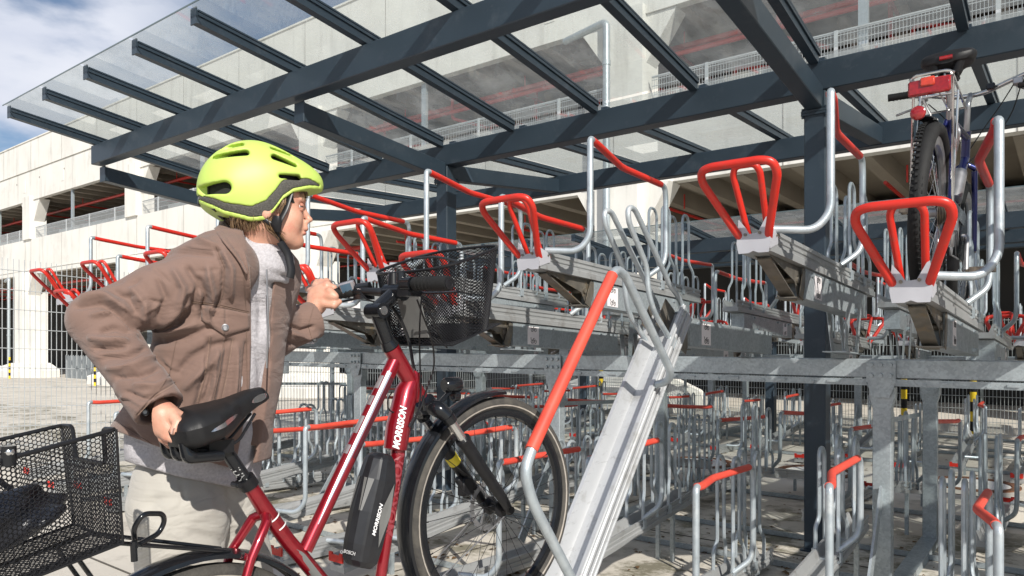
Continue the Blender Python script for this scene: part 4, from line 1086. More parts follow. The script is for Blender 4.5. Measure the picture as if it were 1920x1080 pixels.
for (g0, g1) in ((gR0,gR1),(gL0,gL1)):
    b = MB(); d = (g1-g0).normalized()
    b.tube([g0, g0+d*.006, g0+d*.03, (g0+g1)/2, g1-d*.02, g1], [.013,.0175,.0168,.0175,.0195,.0185], 18)
    for k in range(7): q = g0+(g1-g0)*(.15+.1*k); b.tube([q, q+d*.004], .0186, 18)
    gp = fixed(b, 'grip', M['blackrub'], bar)
    b = MB(); b.revolve(g1, d, [(.0165,-.001),(.0165,.003),(.010,.004),(.009,.0025),(.0005,.003)], 20, closed=False); fixed(b, 'grip_cap', M['black'], gp)
# controls
b = MB()
dR = (gR1-gR0).normalized(); dL = (gL1-gL0).normalized()
b.tube([gR0-dR*.035, gR0-dR*.002], .019, 14); b.box(gR0-dR*.03+V((0,0,-.020))+B.T*.015, (.04,.05,.025)); 
b.tube([gR0-dR*.06+B.T*.02+V((0,0,-.02)), gR0-dR*.02+B.T*.045+V((0,0,-.022)), gR0+dR*.05+B.T*.062+V((0,0,-.02)), gR1-dR*.02+B.T*.055+V((0,0,-.018))], [.009,.0075,.006,.0065], 8, rr=.02, squash=(.6,1.3))
b.tube([gR0-dR*.045, gR0-dR*.045+V((0,0,.03))], .012, 10)
fixed(b, 'brake_lever', M['gloss'], bar)
b = MB()
b.tube([gL0-dL*.05, gL0-dL*.005], .020, 14); b.box(gL0-dL*.03+V((0,0,-.018)), (.05,.04,.025))
b.tube([gL0-dL*.06+B.T*.02+V((0,0,-.012)), gL0-dL*.0+B.T*.045+V((0,0,-.016)), gL1-dL*.02+B.T*.05+V((0,0,-.02))], [.009,.0065,.0065], 8, rr=.02, squash=(.6,1.3))
fixed(b, 'brake_lever', M['gloss'], bar)
b = MB(); dc = B.px(652,541,-.20)+V((0,0,.004)); rot = Matrix.Rotation(YAW,3,'Z') @ Matrix.Rotation(math.radians(20),3,'X') @ Matrix.Rotation(math.radians(-16),3,'Y')
b.box(dc, (.046,.018,.034), rot); dp = fixed(b, 'display', M['silver_decal'], bar, bevel=.003, smooth=False)
b = MB(); b.box(dc+rot@V((-.002,-.0095,.001)), (.032,.002,.024), rot); fixed(b, 'screen', M['screen'], dp, smooth=False)
b = MB(); b.box(dc+rot@V((0,.013,-.002)), (.050,.010,.037), rot); fixed(b, 'display_mount', M['black'], dp, bevel=.003, smooth=False)
# cables
b = MB()
cab = lambda pts, r: b.tube([B.px(*p) for p in pts], r, 6, rr=.06, nf=6)
cab([(735,575,-.05),(752,600,-.03),(768,640,-.02),(775,690,0),(790,735,.02),(797,770,.03)], .0048)
cab([(790,560,.10),(786,620,.06),(788,700,.04),(790,740,.035),(782,780,.045),(772,792,.04)], .0026)
cab([(782,562,.12),(792,590,.11),(812,640,.09),(815,690,.06),(800,730,.045),(788,768,.04),(774,790,.04)], .0026)
cab([(795,565,.11),(812,600,.10),(830,640,.09),(838,652,.08)], .0026)
cab([(675,547,-.15),(688,562,-.12),(702,566,-.10),(725,575,-.06)], .0026)
cab([(735,735,.0),(726,750,.0),(728,770,.0),(745,775,.01)], .0022)
b.tube([B.px(768,800,.037), B.px(778,782,.045)], .0065, 8)
fixed(b, 'cables', M['black'], bike)
# head lamp with bell
b = MB(); lh = B.px(835,722,0)+TW*.02
b.tube([lh-TW*.025, lh-TW*.018, lh+TW*.03, lh+TW*.036], [.018,.023,.024,.022], 20); b.tube([lh+V((0,0,-.02)), crt+TW*.03+V((0,0,.01))], .008, 8); b.revolve(lh+V((0,0,-.035))+TW*.02, TW, [(.012,-.01),(.017,-.01),(.017,.01),(.012,.01)], 16)
lamp = fixed(b, 'head_lamp', M['gloss'], bike)
b = MB(); b.revolve(lh+TW*.037, TW, [(.0005,.001),(.018,.001),(.022,-.001),(.0235,-.004),(.022,-.005),(.0005,-.005)], 20); fixed(b, 'lens', M['chrome'], lamp)

# wire baskets
def netting(name, mat, parent, faces4, cell, thick, hexa=False):
    """open netting over bilinear panels; each panel four corners"""
    b = MB()
    for (A_, B_, C_, D_) in faces4:
        if callable(A_): S, w1, h1 = A_, B_, C_
        else:
            A_, B_, C_, D_ = map(V, (A_, B_, C_, D_))
            w1 = (B_-A_).length; h1 = (D_-A_).length
            S = lambda u, v: (A_*(1-u)+B_*u)*(1-v)+(D_*(1-u)+C_*u)*v
        if not hexa:
            nu, nv = max(2,int(w1/cell[0])), max(2,int(h1/cell[1]))
            vs = {}; L_ = []
            def vid(i, j):
                if (i,j) not in vs: vs[(i,j)] = len(L_); L_.append(S(i/(2*nu), j/(2*nv)))
                return vs[(i,j)]
            fs = []
            for i in range(0, 2*nu+1):
                for j in range(0, 2*nv+1):
                    if (i+j) % 2 == 0: continue
                    q = [(i-1,j),(i,j-1),(i+1,j),(i,j+1)]; q = [p for p in q if 0 <= p[0] <= 2*nu and 0 <= p[1] <= 2*nv]
                    if len(q) >= 3: fs.append([vid(*p) for p in q])
            b.add(L_, fs)
        else:
            r = cell[0]/math.sqrt(3); nu, nv = int(w1/(1.5*r))+1, int(h1/(cell[0]))+1
            vs = {}; L_ = []
            def vid(x, y):
                k = (round(x/r*4), round(y/r*4))
                if k not in vs: vs[k] = len(L_); L_.append(S(min(max(x/w1,0),1), min(max(y/h1,0),1)))
                return vs[k]
            fs = []
            for i in range(nu+1):
                for j in range(nv+1):
                    cx, cy = i*1.5*r, j*cell[0]+(cell[0]/2 if i % 2 else 0)
                    ring = []
                    for k in range(6):
                        a = k*PI/3; q = vid(cx+r*math.cos(a), cy+r*math.sin(a))
                        if q not in ring: ring.append(q)
                    if len(ring) >= 3: fs.append(ring)
            b.add(L_, fs)
    o = fixed(b, name, mat, parent, smooth=False)
    bm = bmesh.new(); bm.from_mesh(o.data); bmesh.ops.remove_doubles(bm, verts=bm.verts, dist=.0004)
    bad = [f for f in bm.faces if f.calc_area() < 2e-7]; bmesh.ops.delete(bm, geom=bad, context='FACES'); bm.to_mesh(o.data); bm.free()
    mo = o.modifiers.new('wire', 'WIREFRAME'); mo.thickness = thick; mo.use_even_offset = False; mo.use_replace = True; mo.use_boundary = True
    return o
tl = math.tan(math.radians(16))
def FB(u, s, h): return B.P(u, 0, s)+V((0,0,h+tl*(u+.33)))
u0, u1, s0, s1 = -.362, -.085, -.195, .152
rim = [FB(u0,s0,1.412),FB(u0,s1,1.412),FB(u1,s1,1.430),FB(u1,s0,1.430)]
bot = [FB(u0+.045,s0+.045,1.190),FB(u0+.045,s1-.015,1.185),FB(u1-.015,s1-.02,1.190),FB(u1-.02,s0+.04,1.195)]
def sup(a, e=.55): c, s_ = math.cos(a), math.sin(a); return math.copysign(abs(c)**e, c), math.copysign(abs(s_)**e, s_)
def BK(u, v):
    c, s_ = sup(2*PI*u); cu, cs = (u0+u1)/2, (s0+s1)/2; k = 1-.20*v
    h = (1.412*(1-c)/2+1.430*(1+c)/2)*(1-v)+1.188*v
    hu = (u1-u0)/2; hs = (s1-s0)/2
    return FB(cu+hu*c*k*(1 if c > 0 else 1-.12*v), cs+hs*s_*(1-.13*v), h)
def BB(u, v): 
    p = BK(u, 1); m = FB((u0+u1)/2+.01, (s0+s1)/2, 1.188); return p*(1-v)+m*v
fb = netting('front_basket', M['black'], bike, [(BK, 1.0, .23, 0)], (.0130,.0095), .0036)
nb_ = netting('basket_floor', M['black'], fb, [(bot[0],bot[1],bot[2],bot[3])], (.0130,.0095), .0036)
b = MB(); b.tube([BK(i/60,0) for i in range(60)], .0046, 8, closed=True); b.tube([BK(i/60,1) for i in range(60)], .0030, 6, closed=True)
b.tube([BK(.30,.0), BK(.30,.02)*.5+BK(.80,.02)*.5+V((0,0,.015)), BK(.78,.0)], .0040, 8, rr=.1)
fixed(b, 'basket_rim', M['black'], fb)
b = MB(); c0 = (rim[0]+rim[1])/2; c1 = (bot[0]+bot[1])/2; dn = (c1-c0)
q = -B.T*.006
b.prism([c0*.75+c1*.25+B.N*.055+q, c0*.75+c1*.25-B.N*.045+q, c0*.1+c1*.9-B.N*.03+q, c0*.1+c1*.9+B.N*.06+q], B.T*.004)
bp = fixed(b, 'mounting_plate', M['grey_decal'], fb, smooth=False)
b = MB(); b.tube([scl+B.T*.01, scl+B.T*.04+V((0,0,.03)), c0+V((0,0,-.03))], .014, 10, rr=.02); b.tube([scl+V((0,0,.02))-B.N*.01, scl+V((0,0,.055))-B.N*.01], [.018,.014], 10)
fixed(b, 'basket_mount', M['black'], fb)
tr_ = math.tan(math.radians(11))
def RB(u, s, h): return B.P(u, 0, s)+V((0,0,h+tr_*(u+1.2)))
ur0, ur1 = -1.62, -1.205
rt = [RB(ur0,-.165,1.03),RB(ur0,.125,1.035),RB(ur1,.122,1.035),RB(ur1,-.16,1.022)]
rb = [RB(ur0+.03,-.12,.805),RB(ur0+.03,.10,.805),RB(ur1+.015,.115,.812),RB(ur1+.01,-.12,.812)]
mid0, mid1 = rt[2]*.78+rt[3]*.22, rt[2]*.22+rt[3]*.78
lo0, lo1 = mid0*.68+(rb[2]*.78+rb[3]*.22)*.32, mid1*.68+(rb[2]*.22+rb[3]*.78)*.32
r0_, r1_ = rt[2]*.68+rb[2]*.32, rt[3]*.68+rb[3]*.32
rbk = netting('rear_basket', M['black'], bike, [(rt[0],rt[1],rb[1],rb[0]),(rt[1],rt[2],rb[2],rb[1]),(r0_,r1_,rb[3],rb[2]),(rt[2],mid0,lo0,r0_),(mid1,rt[3],r1_,lo1),(rt[3],rt[0],rb[0],rb[3]),(rb[0],rb[1],rb[2],rb[3])], (.0088,.0088), .0022, hexa=True)
b = MB(); b.tube([rt[0],rt[1],rt[2],mid0,lo0,lo1,mid1,rt[3],rt[0]], .0042, 8, rr=.015); b.tube([rb[0],rb[1],rb[2],rb[3],rb[0]], .003, 6)
for k in range(4): b.tube([rt[k], rb[k]], .0026, 6)
fixed(b, 'basket_rim', M['black'], rbk)
b = MB(); hp_ = rt[1]*.42+rt[2]*.58; b.tube([hp_+V((0,0,.012)), hp_+V((0,0,.002))-B.T*.14-B.N*.04, rt[0]*.9+rt[1]*.1], .0045, 8, rr=.04); b.tube([hp_+V((0,0,-.012)), hp_+V((0,0,.022))], .012, 10)
bh = fixed(b, 'carry_handle', M['gloss'], rbk)
b = MB(); b.revolve(hp_+B.N*.006+V((0,0,.012)), B.N, [(.0085,-.004),(.009,.001),(.006,.005),(.0005,.007)], 16, closed=False); fixed(b, 'handle_knob', M['chrome'], bh)
# luggage carrier
b = MB()
b.tube([B.px(254,1026,.02), B.px(250,990,.05), B.px(268,963,.06), B.px(305,963,.04), B.px(309,978,.03), B.px(298,1000,.03), B.px(262,1020,.05)], .0055, 10, rr=.02)
for s in (-.055,.055):
    b.tube([RB(ur1+.02,s,.80), RB(ur0-.02,s,.80)], .005, 8); b.tube([RB(-1.36,s,.80), H_R+B.N*s*1.15], .0045, 8); b.tube([RB(-1.25,s,.80), H_R+B.N*s*1.15], .0045, 8)
b.tube([RB(ur1+.02,-.055,.80), B.P(-.92,.72,-.02)], .0045, 8); b.tube([RB(ur1+.02,.055,.80), B.P(-.92,.72,.02)], .0045, 8)
b.tube([B.px(250,1015,.05), B.px(252,1052,.05)], .007, 8)
fixed(b, 'luggage_carrier', M['gloss'], bike)

# ---------------------------------------------------------------- blue bicycle parked on the upper tray
Q = Plane(-.426, 3.22, math.radians(0), lean=.075)
q0 = 1.70
QP = lambda u, w, s=0: Q.P(u, q0+w, s, q0)
QN = (Q.N+V((0,0,-.075))).normalized()
blue = empty('city_bicycle', (QP(0,-.345).x, 3.22, QP(0,-.345).z), 'blue city bicycle with red tail light parked high on the top tray at the right', 'bicycle')
hr, hf = QP(0,0), QP(1.05,.0-.045*1.05)
wheel(blue, hr, QN, .340, M['blackrub'], M['steel_dull'], M['chrome'], knob=True, tr=.028, hub_m=M['steel_dull'], stripe=False)
wheel(blue, hf, QN, .340, M['blackrub'], M['steel_dull'], M['chrome'], tr=.024, hub_m=M['steel_dull'], stripe=False)
fixed(mudguard(hr, QN, .362, -.9, .35, .026, Q.T), 'mudguard', M['black'], blue)
fixed(mudguard(hf, QN, .362, -.5, 1.9, .026, Q.T), 'mudguard', M['black'], blue)
bbq, sct, htq, hbq = QP(.44,-.05), QP(.27,.42), QP(.83,.50), QP(.87,.38)
b = MB()
b.tube([bbq, sct], .017, 12); b.tube([sct, htq-V((0,0,.03))], .016, 12); b.tube([bbq, hbq], .019, 12); b.tube([htq, hbq], .02, 12)
for s in (-1,1):
    b.tube([sct+Q.N*s*.01, QP(.14,.22,s*.036), hr+Q.N*s*.062], [.010,.009,.008], 10); b.tube([bbq+Q.N*s*.03, hr+Q.N*s*.062], .010, 10)
    b.tube([QP(.90,.32,s*.04), hf+Q.N*s*.055], [.014,.010], 10)
b.tube([QP(.90,.33,-.045), QP(.88,.36), QP(.90,.33,.045)], .014, 10)
fixed(b, 'frame', M['blue'], blue)
b = MB(); b.tube([sct, QP(.20,.58)], .013, 12); fixed(b, 'seat_post', M['steel_dull'], blue)
b = MB(); b.tube([htq, QP(.80,.62), QP(.87,.68)], .013, 12, rr=.02); fixed(b, 'stem', M['steel_dull'], blue)
b = MB()
def sf2(i, j):
    t = i; a = 2*PI*j; w_ = float(np.interp(t,[0,.05,.2,.45,.65,.9,1],[.04,.085,.098,.085,.045,.028,.01])); tp = float(np.interp(t,[0,.1,.4,.8,1],[.0,.028,.026,.028,.01])); bt = -.03
    ca, sa = math.cos(a), math.sin(a)
    return QP(.05+t*.27, .615+(tp*abs(sa)**.6 if sa > 0 else bt*abs(sa)**.6)+.01*t, .0+w_*math.copysign(abs(ca)**.8,ca))
b.grid(sf2, 24, 24, cv=True); b.f.append(list(range(24))); b.mi.append(0)
s2 = fixed(b, 'saddle', M['saddle'], blue)
b = MB()
for s in (-.030,.030): b.tube([QP(.07,.60,s), QP(.10,.565,s), QP(.22,.565,s), QP(.29,.60,s*.5)], .0045, 8, rr=.02)
for s in (-.045,.045): b.tube([QP(.075,.60,s), QP(.085,.555,s*.8)], .017, 12)
b.box(QP(.17,.568), (.06,.07,.03)); fixed(b, 'saddle_rail', M['black'], s2)
b = MB(); b.tube([QP(.045,.605,-.022), QP(.045,.605,.022)], .008, 10, squash=(1,.7)); fixed(b, 'rear_badge', M['red_lens'], s2)
# chain guard and bottle cage
b = MB()
b.revolve(bbq+QN*.062, QN, [(.02,0),(.10,0),(.104,.004),(.10,.008),(.02,.006)], 32, closed=False)
b.prism([QP(.44,.045,.066), QP(.05,.05,.062), QP(.0,.03,.062), QP(.05,.005,.062), QP(.40,-.01,.066)], Q.N*.006)
fixed(b, 'chain_guard', M['gloss'], blue)
b = MB(); b.tube([QP(.60,.14,0), QP(.70,.28,0)], .034, 14); fixed(b, 'bottle', M['steel_dull'], blue)
# carrier
b = MB()
for s in (-.062,.062):
    b.tube([QP(.22,.44,s), QP(-.22,.455,s), QP(-.255,.435,s)], .005, 8, rr=.02)
    b.tube([QP(-.20,.45,s), hr+Q.N*s*1.15], .0048, 8); b.tube([QP(-.04,.45,s), hr+Q.N*s*1.15], .0045, 8)
b.tube([QP(-.235,.452,-.068), QP(-.255,.458,-.05), QP(-.255,.458,.05), QP(-.235,.452,.068)], .006, 8, rr=.015)
b.tube([QP(.2,.44,-.06), QP(.2,.44,.06)], .0045, 8); b.tube([QP(.0,.45,-.06), QP(.0,.45,.06)], .0045, 8); b.tube([QP(-.24,.45,0), QP(.2,.45,0)], .004, 8)
b.tube([QP(-.1,.45,.03), QP(-.1,.5,.02), QP(.12,.5,.0), QP(.18,.46,0)], .0035, 8, rr=.02)
fixed(b, 'luggage_carrier', M['chrome'], blue)
b = MB(); b.box(QP(-.268,.408), (.134,.020,.056)); tlq = fixed(b, 'tail_light', M['red_lens'], blue, bevel=.006)
b = MB(); b.box(QP(-.280,.424,-.005), (.046,.010,.032)); fixed(b, 'lamp_window', pmat('orange_red_lens', (.62,.05,.015), (.42,.03,.01), 60, .2, coat=1), tlq, bevel=.004)
b = MB(); b.revolve(QP(-.262,.322,-.030), -Q.T, [(.001,.012),(.018,.011),(.024,.007),(.026,0),(.001,0)], 20, closed=False); fixed(b, 'reflector', M['red_lens'], blue)
b = MB()
for k in range(7): b.revolve(hr+QN*(.034+.0045*k), QN, [(.012,0),(.050-.0042*k,0),(.050-.0042*k,.002),(.012,.002)], 22)
b.revolve(hr+QN*.030, QN, [(.02,0),(.062,0),(.062,.0012),(.02,.0012)], 26)
fixed(b, 'cassette', M['brass'], blue, smooth=False)
b = MB()
b.box(QP(.03,-.05,.075), (.03,.05,.05)); b.tube([QP(.03,-.06,.072), QP(.06,-.13,.07)], .012, 8); b.revolve(QP(.03,-.06,.068), QN, [(.005,0),(.022,0),(.022,.006),(.005,.006)], 14); b.revolve(QP(.07,-.14,.068), QN, [(.005,0),(.022,0),(.022,.006),(.005,.006)], 14)
b.revolve(bbq+QN*.05, QN, [(.07,0),(.092,0),(.092,.004),(.07,.004)], 32)
b.tube([bbq+QN*.052+V((0,0,.09)), QP(0,.04,.055)], .0035, 6); b.tube([bbq+QN*.052-V((0,0,.09)), QP(.07,-.16,.07)], .0035, 6)
b.tube([QP(.1,.12,.04), QP(.06,.05,.06), QP(.03,-.02,.08)], .0025, 6, rr=.02)
fixed(b, 'derailleur', M['steel_dull'], blue, bevel=.001)
for s, e in ((1,(.36,-.20)),(-1,(.52,.10))):
    b = MB(); eq = QP(e[0],e[1],s*.095); b.tube([bbq+Q.N*s*.06, bbq+Q.N*s*.08, eq], [.016,.011,.010], 8, rr=.01)
    ck = fixed(b, 'crank', M['steel_dull'], blue)
    b = MB(); c = eq+Q.N*s*.06
    b.tube([eq, c+Q.N*s*.045], .007, 8)
    for dy in (-.03,.03): b.box(c+Q.T*dy, (.09,.008,.022))
    for dx in (-.04,.04): b.box(c+Q.N*dx, (.008,.06,.018))
    fixed(b, 'pedal', M['brass'], ck)
b = MB()
b.tube([QP(.76,.70,-.30), QP(.80,.70,-.20), QP(.90,.685,-.05), QP(.90,.685,.05), QP(.84,.715,.18), QP(.76,.72,.30)], .0115, 12, rr=.06)
hb2 = fixed(b, 'handlebar', M['chrome'], blue)
for s in (-1,1):
    b = MB(); b.tube([QP(.755,.70,s*.22), QP(.745,.70,s*.335)], [.016,.0175], 14)
    for k in range(6): b.tube([QP(.752,.70,s*(.235+k*.015)), QP(.752,.70,s*(.239+k*.015))], .0185, 12)
    fixed(b, 'grip', M['blackrub'], hb2)
    b = MB(); b.box(QP(.80,.685,s*.19), (.04,.04,.03)); b.tube([QP(.82,.68,s*.18), QP(.84,.655,s*.22), QP(.83,.63,s*.31)], [.009,.006,.006], 8, rr=.02); fixed(b, 'brake_lever', M['steel_dull'], hb2, bevel=.004)
b = MB(); b.box(QP(.86,.70,.08), (.035,.03,.03)); b.tube([QP(.80,.67,.19), QP(.80,.67,.24)], .02, 12); fixed(b, 'bell', M['gloss'], hb2, bevel=.005)
b = MB()
b.tube([QP(.83,.68,.17), QP(.92,.62,.12), QP(.95,.50,.04), QP(.90,.40,.0)], .0026, 6, rr=.08); b.tube([QP(.84,.68,.20), QP(.98,.56,.16), QP(.95,.42,.05), QP(.80,.34,.02)], .0026, 6, rr=.1)
b.tube([QP(.83,.66,-.17), QP(.95,.6,-.1), QP(.95,.45,-.02)], .0026, 6, rr=.08)
fixed(b, 'cables', M['black'], blue)
b = MB()
for s in (-1,1): b.tube([QP(.165,.265,s*.045), QP(.12,.33,s*.055), QP(.16,.40,s*.03)], [.008,.009,.006], 8, rr=.02)
fixed(b, 'rim_brake', M['steel_dull'], blue)
# ================================================================ the cyclist
def surface(fn, lo, hi, res):
    """surface of a signed distance field as quads (surface nets)"""
    lo, hi = np.array(lo, float), np.array(hi, float)
    n = np.maximum(((hi-lo)/res).astype(int)+1, 3)
    ax = [lo[i]+res*np.arange(n[i]) for i in range(3)]
    X, Y, Z = np.meshgrid(*ax, indexing='ij')
    D = fn(X, Y, Z).astype(np.float32)
    ins = D < 0
    c = n-1
    acc = np.zeros((*c, 3), np.float32); cnt = np.zeros(tuple(c), np.float32)
    corners = [(0,0,0),(1,0,0),(0,1,0),(1,1,0),(0,0,1),(1,0,1),(0,1,1),(1,1,1)]
    sl = lambda A, o: A[o[0]:o[0]+c[0], o[1]:o[1]+c[1], o[2]:o[2]+c[2]]
    for a in range(8):
        for d in range(3):
            if corners[a][d]: continue
            o = corners[a]; p = list(o); p[d] = 1; p = tuple(p)
            A, Bv = sl(D, o), sl(D, p); m = (A < 0) != (Bv < 0)
            t = np.where(m, A/(A-Bv+1e-12), 0)
            for k in range(3):
                acc[..., k] += np.where(m, o[k]+(t if k == d else 0), 0)
            cnt += m
    act = cnt > 0
    idx = np.full(tuple(c), -1, np.int64); idx[act] = np.arange(act.sum())
    ijk = np.argwhere(act)
    vs = lo+res*(ijk+acc[act]/cnt[act][:, None])
    faces = []
    for d in range(3):
        u, w_ = (d+1) % 3, (d+2) % 3
        s0 = [slice(None)]*3; s1 = [slice(None)]*3; s0[d] = slice(0, n[d]-1); s1[d] = slice(1, n[d])
        ch = ins[tuple(s0)] != ins[tuple(s1)]; e = np.argwhere(ch)
        e = e[(e[:, u] > 0) & (e[:, w_] > 0) & (e[:, u] < c[u]) & (e[:, w_] < c[w_])]
        if len(e) == 0: continue
        q = []
        for du, dw in ((-1,-1),(0,-1),(0,0),(-1,0)):
            f = e.copy(); f[:, u] += du; f[:, w_] += dw; q.append(idx[f[:,0], f[:,1], f[:,2]])
        q = np.stack(q, 1); pos = ins[e[:,0], e[:,1], e[:,2]]
        q[~pos] = q[~pos][:, ::-1]; faces.append(q)
    return vs, np.concatenate(faces)

def scap(X, Y, Z, a, b, ra, rb=None):
    rb = ra if rb is None else rb
    a, b = np.array(a), np.array(b); ab = b-a
    t = np.clip(((X-a[0])*ab[0]+(Y-a[1])*ab[1]+(Z-a[2])*ab[2])/(ab@ab+1e-12), 0, 1)
    return np.sqrt((X-a[0]-ab[0]*t)**2+(Y-a[1]-ab[1]*t)**2+(Z-a[2]-ab[2]*t)**2)-(ra+(rb-ra)*t)
def sell(X, Y, Z, c, r, M3=None):
    x, y, z = X-c[0], Y-c[1], Z-c[2]
    if M3 is not None:
        x, y, z = (M3[0][0]*x+M3[0][1]*y+M3[0][2]*z, M3[1][0]*x+M3[1][1]*y+M3[1][2]*z, M3[2][0]*x+M3[2][1]*y+M3[2][2]*z)
    k = np.sqrt((x/r[0])**2+(y/r[1])**2+(z/r[2])**2)
    return (k-1)*min(r)
def su(a, b, k):
    h = np.clip(.5+.5*(b-a)/k, 0, 1); return b*(1-h)+a*h-k*h*(1-h)
def ss(a, b, k):  # a minus b
    return -su(-a, b, k)

P0 = V((loc(400,900,1.95).x, 1.95, gz(-1.9,.9)-.0))
wpos = V((FX*P0.y+RX*P0.x, FY*P0.y+RY*P0.x, P0.z))
person = empty('person', wpos, 'person in lime helmet and brown jacket pushing the red bicycle by saddle and grip', 'person', rz=YAW)
skin = pmat('skin', (.60,.33,.235), (.50,.25,.17), 35, .48, 0, bump=.10, bscale=260, c3=(.55,.24,.17), s3=22)
skin.node_tree.nodes['Principled BSDF'].inputs['Subsurface Weight'].default_value = .08
skin.node_tree.nodes['Principled BSDF'].inputs['Subsurface Radius'].default_value = (.01,.004,.002)
def weave(name, c, c2, sc=700, rough=.85, bump=.25):
    m = pmat(name, c, c2, 9, rough, 0, bump=bump, bscale=sc, detail=4)
    m.node_tree.nodes['Principled BSDF'].inputs['Sheen Weight'].default_value = .15
    return m
jm_ = weave('brown_twill', (.185,.116,.092), (.160,.100,.079))
def cloth_relief(m, sc, dist):
    nt = m.node_tree; N = nt.nodes; L = nt.links; b = N['Principled BSDF']
    old = b.inputs['Normal'].links[0].from_node
    g = N.new('ShaderNodeNewGeometry'); mp = N.new('ShaderNodeMapping'); mp.inputs['Rotation'].default_value = (.5,.3,.4); mp.inputs['Scale'].default_value = (sc*.45,sc*.45,sc)
    L.new(g.outputs['Position'], mp.inputs[0])
    n = N.new('ShaderNodeTexNoise'); n.inputs['Scale'].default_value = 1; n.inputs['Detail'].default_value = 3; n.inputs['Distortion'].default_value = 1.2; L.new(mp.outputs[0], n.inputs['Vector'])
    r = N.new('ShaderNodeMath'); r.operation = 'SUBTRACT'; r.inputs[1].default_value = .5; L.new(n.outputs[0], r.inputs[0])
    a = N.new('ShaderNodeMath'); a.operation = 'ABSOLUTE'; L.new(r.outputs[0], a.inputs[0])
    bp = N.new('ShaderNodeBump'); bp.inputs['Strength'].default_value = .55; bp.inputs['Distance'].default_value = dist; L.new(a.outputs[0], bp.inputs['Height']); L.new(old.outputs[0], bp.inputs['Normal'])
    L.new(bp.outputs[0], b.inputs['Normal'])
cloth_relief(jm_, 11, .022)
jm2 = weave('brown_twill_seam', (.16,.10,.075), (.13,.08,.06))
hm_ = pmat('heather_grey_jersey', (.50,.48,.50), (.36,.345,.36), 160, .95, 0, bump=.4, bscale=400)
tm_ = weave('stone_cotton', (.42,.40,.36), (.37,.35,.315), 900)
cloth_relief(tm_, 9, .04); cloth_relief(hm_, 14, .025)
def emesh(name, vs, fs, mats, parent=None, smooth=True, mi=None, sm=0, decim=None):
    me = bpy.data.meshes.new(name)
    vs = np.array(vs)-np.array(P0)
    me.from_pydata(vs.tolist(), [], [list(map(int, f)) for f in fs])
    for m in (mats if isinstance(mats, list) else [mats]): me.materials.append(m)
    if mi is not None: me.polygons.foreach_set('material_index', mi)
    if smooth: me.polygons.foreach_set('use_smooth', [True]*len(me.polygons))
    bm = bmesh.new(); bm.from_mesh(me); bmesh.ops.recalc_face_normals(bm, faces=bm.faces)
    for _ in range(sm): bmesh.ops.smooth_vert(bm, verts=bm.verts, factor=.5, use_axis_x=True, use_axis_y=True, use_axis_z=True)
    bm.to_mesh(me); bm.free(); me.update()
    o = bpy.data.objects.new(name, me); C.objects.link(o); o.parent = parent or person
    return o
def mb_loc(b, name, mat, parent=None, smooth=True, bevel=0):
    b.v = [tuple(V(p)-P0) for p in b.v]; return b.build(name, mat, parent or person, smooth=smooth, bevel=bevel)

TH = math.radians(-22)      # the chest faces right and a little to the viewer
fx, fy = math.cos(TH), math.sin(TH)
def column(X, Y, Z, tab):
    """upright body: rows z, centre px r, d, half width across, half depth"""
    tab = sorted(tab); zs = [t[0] for t in tab]
    I = lambda k: np.interp(Z, zs, [t[k] for t in tab])
    x, y = X-I(1), Y-I(2); u = x*fx+y*fy; v = -x*fy+y*fx
    a, b = I(3), I(4)
    k = np.sqrt((u/b)**2+(v/a)**2)
    d = (k-1)*np.minimum(a, b)
    return np.maximum(d, np.maximum(zs[0]-Z, Z-zs[-1]))
zz_ = lambda py, d=1.9: ZC-(py-641)/FO*d
rr_ = lambda px, d=1.9: (px-960)/FO*d
# rows: py, centre px, d, half across, half depth
T_IN = [(430,462,1.90,.06,.06),(455,460,1.90,.10,.075),(480,452,1.90,.165,.10),(510,443,1.90,.185,.104),(560,435,1.90,.18,.113),(640,424,1.90,.165,.117),(720,405,1.91,.16,.138),(800,370,1.93,.165,.168),(870,366,1.94,.172,.165),(925,360,1.94,.175,.155)]
def tabl(T, dx=0, dh=0, dd=0):
    return [(zz_(p), rr_(c+dx, d), d, a+dh, b+dd) for p, c, d, a, b in T]
# --- trousers
def f_tr(X, Y, Z):
    g = P0.z
    hipz = zz_(905,1.94)
    hips = sell(X,Y,Z,(rr_(350,1.94),1.95,hipz-.02),(.135,.165,.15))
    l1 = scap(X,Y,Z,(rr_(335,1.86),1.86,hipz-.05),(rr_(345,1.83),1.84,hipz-.48),.112,.088)
    l1 = su(l1, scap(X,Y,Z,(rr_(345,1.83),1.84,hipz-.48),(rr_(300,1.83),1.86,g+.07),.085,.072), .04)
    l2 = scap(X,Y,Z,(rr_(420,2.04),2.04,hipz-.05),(rr_(462,2.05),2.06,hipz-.46),.105,.088)
    l2 = su(l2, scap(X,Y,Z,(rr_(462,2.05),2.06,hipz-.46),(rr_(440,2.05),2.1,g+.07),.085,.070), .04)
    d = su(su(hips, l1, .05), l2, .03)
    return d+.004*np.sin(Z*38+X*30)*np.sin(Y*25+Z*14)
lo = (rr_(200,1.95), 1.65, P0.z+.03); hi = (rr_(560,1.95), 2.3, zz_(850))
vs, fs = surface(f_tr, lo, hi, .008); 
